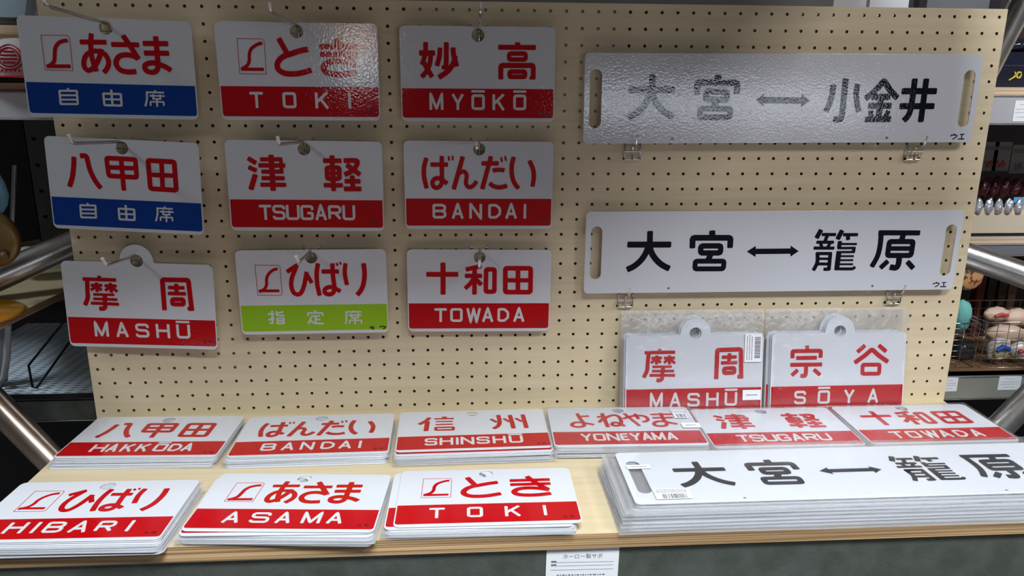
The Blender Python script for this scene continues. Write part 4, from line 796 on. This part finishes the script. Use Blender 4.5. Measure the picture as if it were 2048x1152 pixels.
# packets hanging in the dark bay
for k, (u, uw, v0, v1, c) in enumerate(((1979, 22, 284, 342, (0.42, 0.03, 0.03)), (2004, 24, 284, 342, (0.42, 0.03, 0.03)), (2038, 22, 290, 347, (0.10, 0.14, 0.25)))):
    a = at(u-uw/2, v0, 0.34); c1 = at(u+uw/2, v1, 0.34); o = empty('goods_packet', Vector(((a.x+c1.x)/2, 0.34, (a.z+c1.z)/2))); hw, hh = (c1.x-a.x)/2, (a.z-c1.z)/2
    b = MB(); b.box((-hw, 0, -hh), (hw, 0.006, hh)); b.build('packet', [mat('grey packet', (0.20, 0.185, 0.17), 0.3)], o)
    b = MB(); b.box((-hw*0.8, -0.0006, hh*0.45), (hw*0.8, 0, hh*0.7)); b.build('header', [INK], o)
    b = MB(); b.tube([(-hw*.45, -0.001, -hh*.35), (-hw*.1, -0.001, -hh*.62), (hw*.25, -0.001, -hh*.3), (hw*.45, -0.001, -hh*.6)], 0.0022, 6); b.tube([(-hw*.3, -0.001, -hh*.7), (hw*.3, -0.001, -hh*.72)], 0.0016, 6); b.build('print', [mat('packet print %d' % (k//2), c, 0.5)], o)
    tag(o, ['small grey packet with red print hanging nearest the pegboard edge', 'small grey packet with red print, second from the pegboard edge', 'small grey packet with bluish print at the right edge of the photo'][k], 'packet')
for k in range(5):
    u = 1968+k*21; q = at(u, 375, 0.33); o = lump('maroon_pouch', 'dark maroon foil pouch, %s from the pegboard in the dark bay' % ['first', 'second', 'third', 'fourth', 'fifth'][k], 'pouch', q, (0.012, 0.010, 0.024), mat('maroon foil', (0.055, 0.008, 0.012), 0.2), 10+k, 0.3)
    o.rotation_euler = (0, 0.35, 0)
q = at(2000, 448, 0.20); o = empty('cream_tray', q); b = MB(); L0 = at(1930, 448, 0.20).x-q.x
za = at(2000, 431, 0.20).z-q.z; zb = at(2000, 466, 0.20).z-q.z
b.box((L0, 0, zb), (0.30, 0.003, za)); b.box((L0, 0.003, zb), (0.30, 0.10, zb+0.003)); b.box((L0, 0.10, zb), (0.30, 0.103, za)); b.build('tray', [mat('cream card', (0.55, 0.47, 0.36), 0.6)], o); tag(o, 'cream card tray holding a row of silver packets at the right', 'tray')
SIL = mat('silver foil', (0.70, 0.72, 0.78), 0.22, 0.7, bump=(60, 0.8, (1,1,1), 0.004))
for k in range(5):
    q = at(1957+k*20, 414, 0.225); o = lump('silver_packet', 'crinkled silver foil packet standing in the cream tray, %s from the left' % ['first', 'second', 'third', 'fourth', 'fifth'][k], 'packet', q, (0.0085, 0.006, 0.017), SIL, 20+k, 0.25)
q = at(2042, 402, 0.24); o = empty('blue_yellow_card', q); b = MB(); b.box((-0.016, 0, -0.004), (0.02, 0.001, 0.008)); b.build('blue_half', [mat('sky blue print', (0.10, 0.33, 0.62), 0.4)], o)
b = MB(); b.box((-0.002, 0, -0.018), (0.02, 0.001, -0.004)); b.build('yellow_half', [mat('yellow print', (0.45, 0.42, 0.05), 0.4)], o); tag(o, 'blue and yellow printed card beside the silver packets', 'card')
# orange patterned purse
q = at(1938, 556, 0.24); o = lump('patterned_purse', 'orange purse with brown blotches hanging behind the lower right edge of the pegboard', 'purse', q, (0.030, 0.012, 0.026), mat('orange pattern', (0.60, 0.30, 0.13), 0.5, noise=(90, (1,1,1), (0.12, 0.05, 0.02), 0, 0.42, 0.48)), 31, 0.08)
# red and dark tall goods
for k, (u, c) in enumerate(((1968, (0.10, 0.008, 0.008)), (1990, (0.02, 0.012, 0.012)), (2012, (0.05, 0.03, 0.02)), (2032, (0.16, 0.11, 0.08)))):
    a = at(u, 545, 0.40); e = at(u, 690, 0.40); o = empty('tall_box', Vector((a.x, 0.40, e.z))); h = a.z-e.z
    b = MB(); b.box((-0.010, 0, 0), (0.010, 0.02, h)); b.build('box', [mat('tall box %d' % k, c, 0.4)], o); b = MB(); b.box((-0.008, -0.001, h*0.25), (0.008, 0, h*0.7)); b.build('label_panel', [mat('tall label %d' % k, tuple(min(1, x*1.8+0.01) for x in c), 0.4)], o)
    tag(o, ['dark red', 'black', 'dark brown', 'tan'][k]+' narrow upright box standing behind the wire baskets', 'box')
# wire baskets
def basket(label, x0, x1, y0, y1, z0, z1, nrow, ncol):
    o = empty('wire_basket', ((x0+x1)/2, (y0+y1)/2, z0)); hx, hy, h = (x1-x0)/2, (y1-y0)/2, z1-z0
    b = MB()
    ring = lambda z, r: b.tube([(-hx, -hy, z), (hx, -hy, z), (hx, hy, z), (-hx, hy, z)], r, 6, closed=True)
    ring(h, 0.0016); b.build('rim', [CHROME], o); b = MB()
    for i in range(nrow): ring(h*i/nrow+0.001, 0.0008)
    for i in range(ncol+1):
        x = -hx+2*hx*i/ncol; b.tube([(x, -hy, h), (x, -hy, 0), (x, hy, 0), (x, hy, h)], 0.0008, 5)
    b.build('wires', [CHROME], o); tag(o, label, 'basket'); return o
zf = -0.679
xa = at(1900, 735, 0.20).x; xb = at(1946, 735, 0.20).x; xc = at(1956, 735, 0.20).x
basket('chrome wire basket with a turquoise bundle, nearest the pegboard', xa-0.05, xb, 0.20, 0.34, zf, at(1940, 647, 0.20).z, 8, 3)
basket('chrome wire basket full of packed charms at the right edge', xc, xc+0.22, 0.195, 0.36, zf, at(2000, 645, 0.195).z, 5, 9)
o = lump('turquoise_bundle', 'turquoise cloth bundle in the wire basket next to the pegboard', 'bundle', at(1922, 632, 0.25), (0.020, 0.018, 0.036), mat('turquoise cloth', (0.16, 0.50, 0.46), 0.7, bump=(60, 0.6, (1,1,1), 0.003)), 41, 0.15)
o = lump('dark_bundle', 'dark packed bundle at the bottom of the wire basket next to the pegboard', 'bundle', at(1922, 700, 0.26), (0.026, 0.026, 0.027), mat('dark pack', (0.03, 0.035, 0.04), 0.2, bump=(80, 0.8, (1,1,1), 0.003)), 42, 0.15)
CH = mat('charm white', (0.66, 0.62, 0.58), 0.25, bump=(80, 0.8, (1,1,1), 0.004))
for k, (u, v, Y, s_, c, lb) in enumerate(((1997, 697, 0.212, (0.026, 0.012, 0.025), (0.02, 0.10, 0.50), 'white charm in clear wrap with a blue mark in the right basket'), (2040, 700, 0.212, (0.024, 0.012, 0.019), (0.55, 0.04, 0.07), 'white charm in clear wrap with a red mark at the right edge'), (1992, 628, 0.27, (0.028, 0.016, 0.016), (0.50, 0.05, 0.06), 'cream charm with a red arc topping the pile in the right basket'), (2035, 635, 0.27, (0.030, 0.016, 0.020), (0.55, 0.40, 0.34), 'plain cream charm heaped at the back of the right basket'), (2010, 668, 0.25, (0.045, 0.020, 0.020), (0.5, 0.4, 0.35), 'pale wrapped charm wedged in the middle of the right basket'))):
    q = at(u, v, Y); o = empty('wrapped_charm', q)
    lump('body', None, None, (0, 0, 0), s_, CH if k < 2 else mat('cream charm', (0.60, 0.44, 0.34), 0.5), 50+k, 0.2, o)
    if k != 4 and k != 3:
        b = MB(); b.tube([(-s_[0]*.5, -s_[1]*1.12, 0), (-s_[0]*.1, -s_[1]*1.25, s_[2]*.35), (s_[0]*.5, -s_[1]*1.12, 0.1*s_[2])], s_[2]*0.22, 8); k == 0 and b.tube([(-s_[0]*.6, -s_[1]*0.95, -s_[2]*.5), (0, -s_[1]*1.05, -s_[2]*.62), (s_[0]*.6, -s_[1]*0.95, -s_[2]*.5)], s_[2]*0.16, 8, 1); b.build('coloured_mark', [mat('charm mark %d' % k, c, 0.5), mat('olive mark', (0.25, 0.22, 0.05), 0.5)], o)
    tag(o, lb, 'charm')
# cards on the right beams
for u, v, w_, h_, lb in ((2043, 222, 0.030, 0.038, 'white card stuck on the upper right steel beam'), (1896, 769, 0.040, 0.030, 'white price card on the lower right beam, half hidden by the pegboard'), (2019, 766, 0.048, 0.030, 'white printed price card on the lower right beam near the photo edge')):
    q = at(u, v, 0.1495); o = empty('price_card', q); b = MB(); b.box((-w_/2, -0.0005, -h_/2), (w_/2, 0, h_/2)); b.build('card', [PAPER], o)
    b = MB()
    for zz, k in ((0.30, 0.2), (0.08, 0.4), (-0.08, 0.4), (-0.3, 0.25)): b.box((-w_*k, -0.0008, h_*zz), (w_*k, -0.0005, h_*zz+0.0008))
    b.build('printed_lines', [mat('pale print', (0.35, 0.36, 0.38), 0.7)], o); tag(o, lb, 'price card')
# ceiling lamp housings
for x, y in ((0.85, -1.80), (2.45, -1.75), (-1.75, -0.70), (1.9, 1.1)):
    b = MB(); b.box((x-0.46, y-0.62, 1.515), (x+0.46, y+0.62, 1.60)); o = b.build('ceiling_light', [CEIL_M]); o['label'] = 'white lamp housing on the ceiling '+{0.85: 'in front of the sign shelf', 2.45: 'to the right of the sign shelf', -1.75: 'to the left of the sign shelf', 1.9: 'behind the scaffold rack'}[x]; o['category'] = 'lamp'; o['group'] = 'ceiling tube lamps'

# unseen shelves added above the board, their depths shaped to shade the pegboard
wood_shelf('wide unseen plywood shelf added to shade the left and middle of the pegboard', -0.08, 0.899, -0.795, 0.60, 0.30, 0.018)
wood_shelf('shorter unseen plywood shelf added for shade above the long signs', 0.901, 1.38, -0.69, 0.60, 0.30, 0.018)

b = MB(); b.box((1.25, -3.30, -0.32), (3.05, -3.205, -0.09)); o = b.build('light_box', [mat('light box housing', (0.1, 0.1, 0.11), 0.5)]); tag(o, 'long lit box across the aisle behind the photographer', 'lamp')
b = MB(); b.box((-0.08, -3.30, -0.12), (0.20, -3.205, 0.26)); o = b.build('counter_lamp', [mat('light box housing', (0.1, 0.1, 0.11), 0.5)]); tag(o, 'small two part lit box on the counter behind the photographer', 'lamp')
b = MB(); b.box((-1.0, -3.7, -1.5), (3.6, -3.2, -0.40)); o = b.build('counter', [mat('counter front', (0.07, 0.06, 0.055), 0.5)]); tag(o, 'long shop counter across the aisle behind the photographer', 'counter')
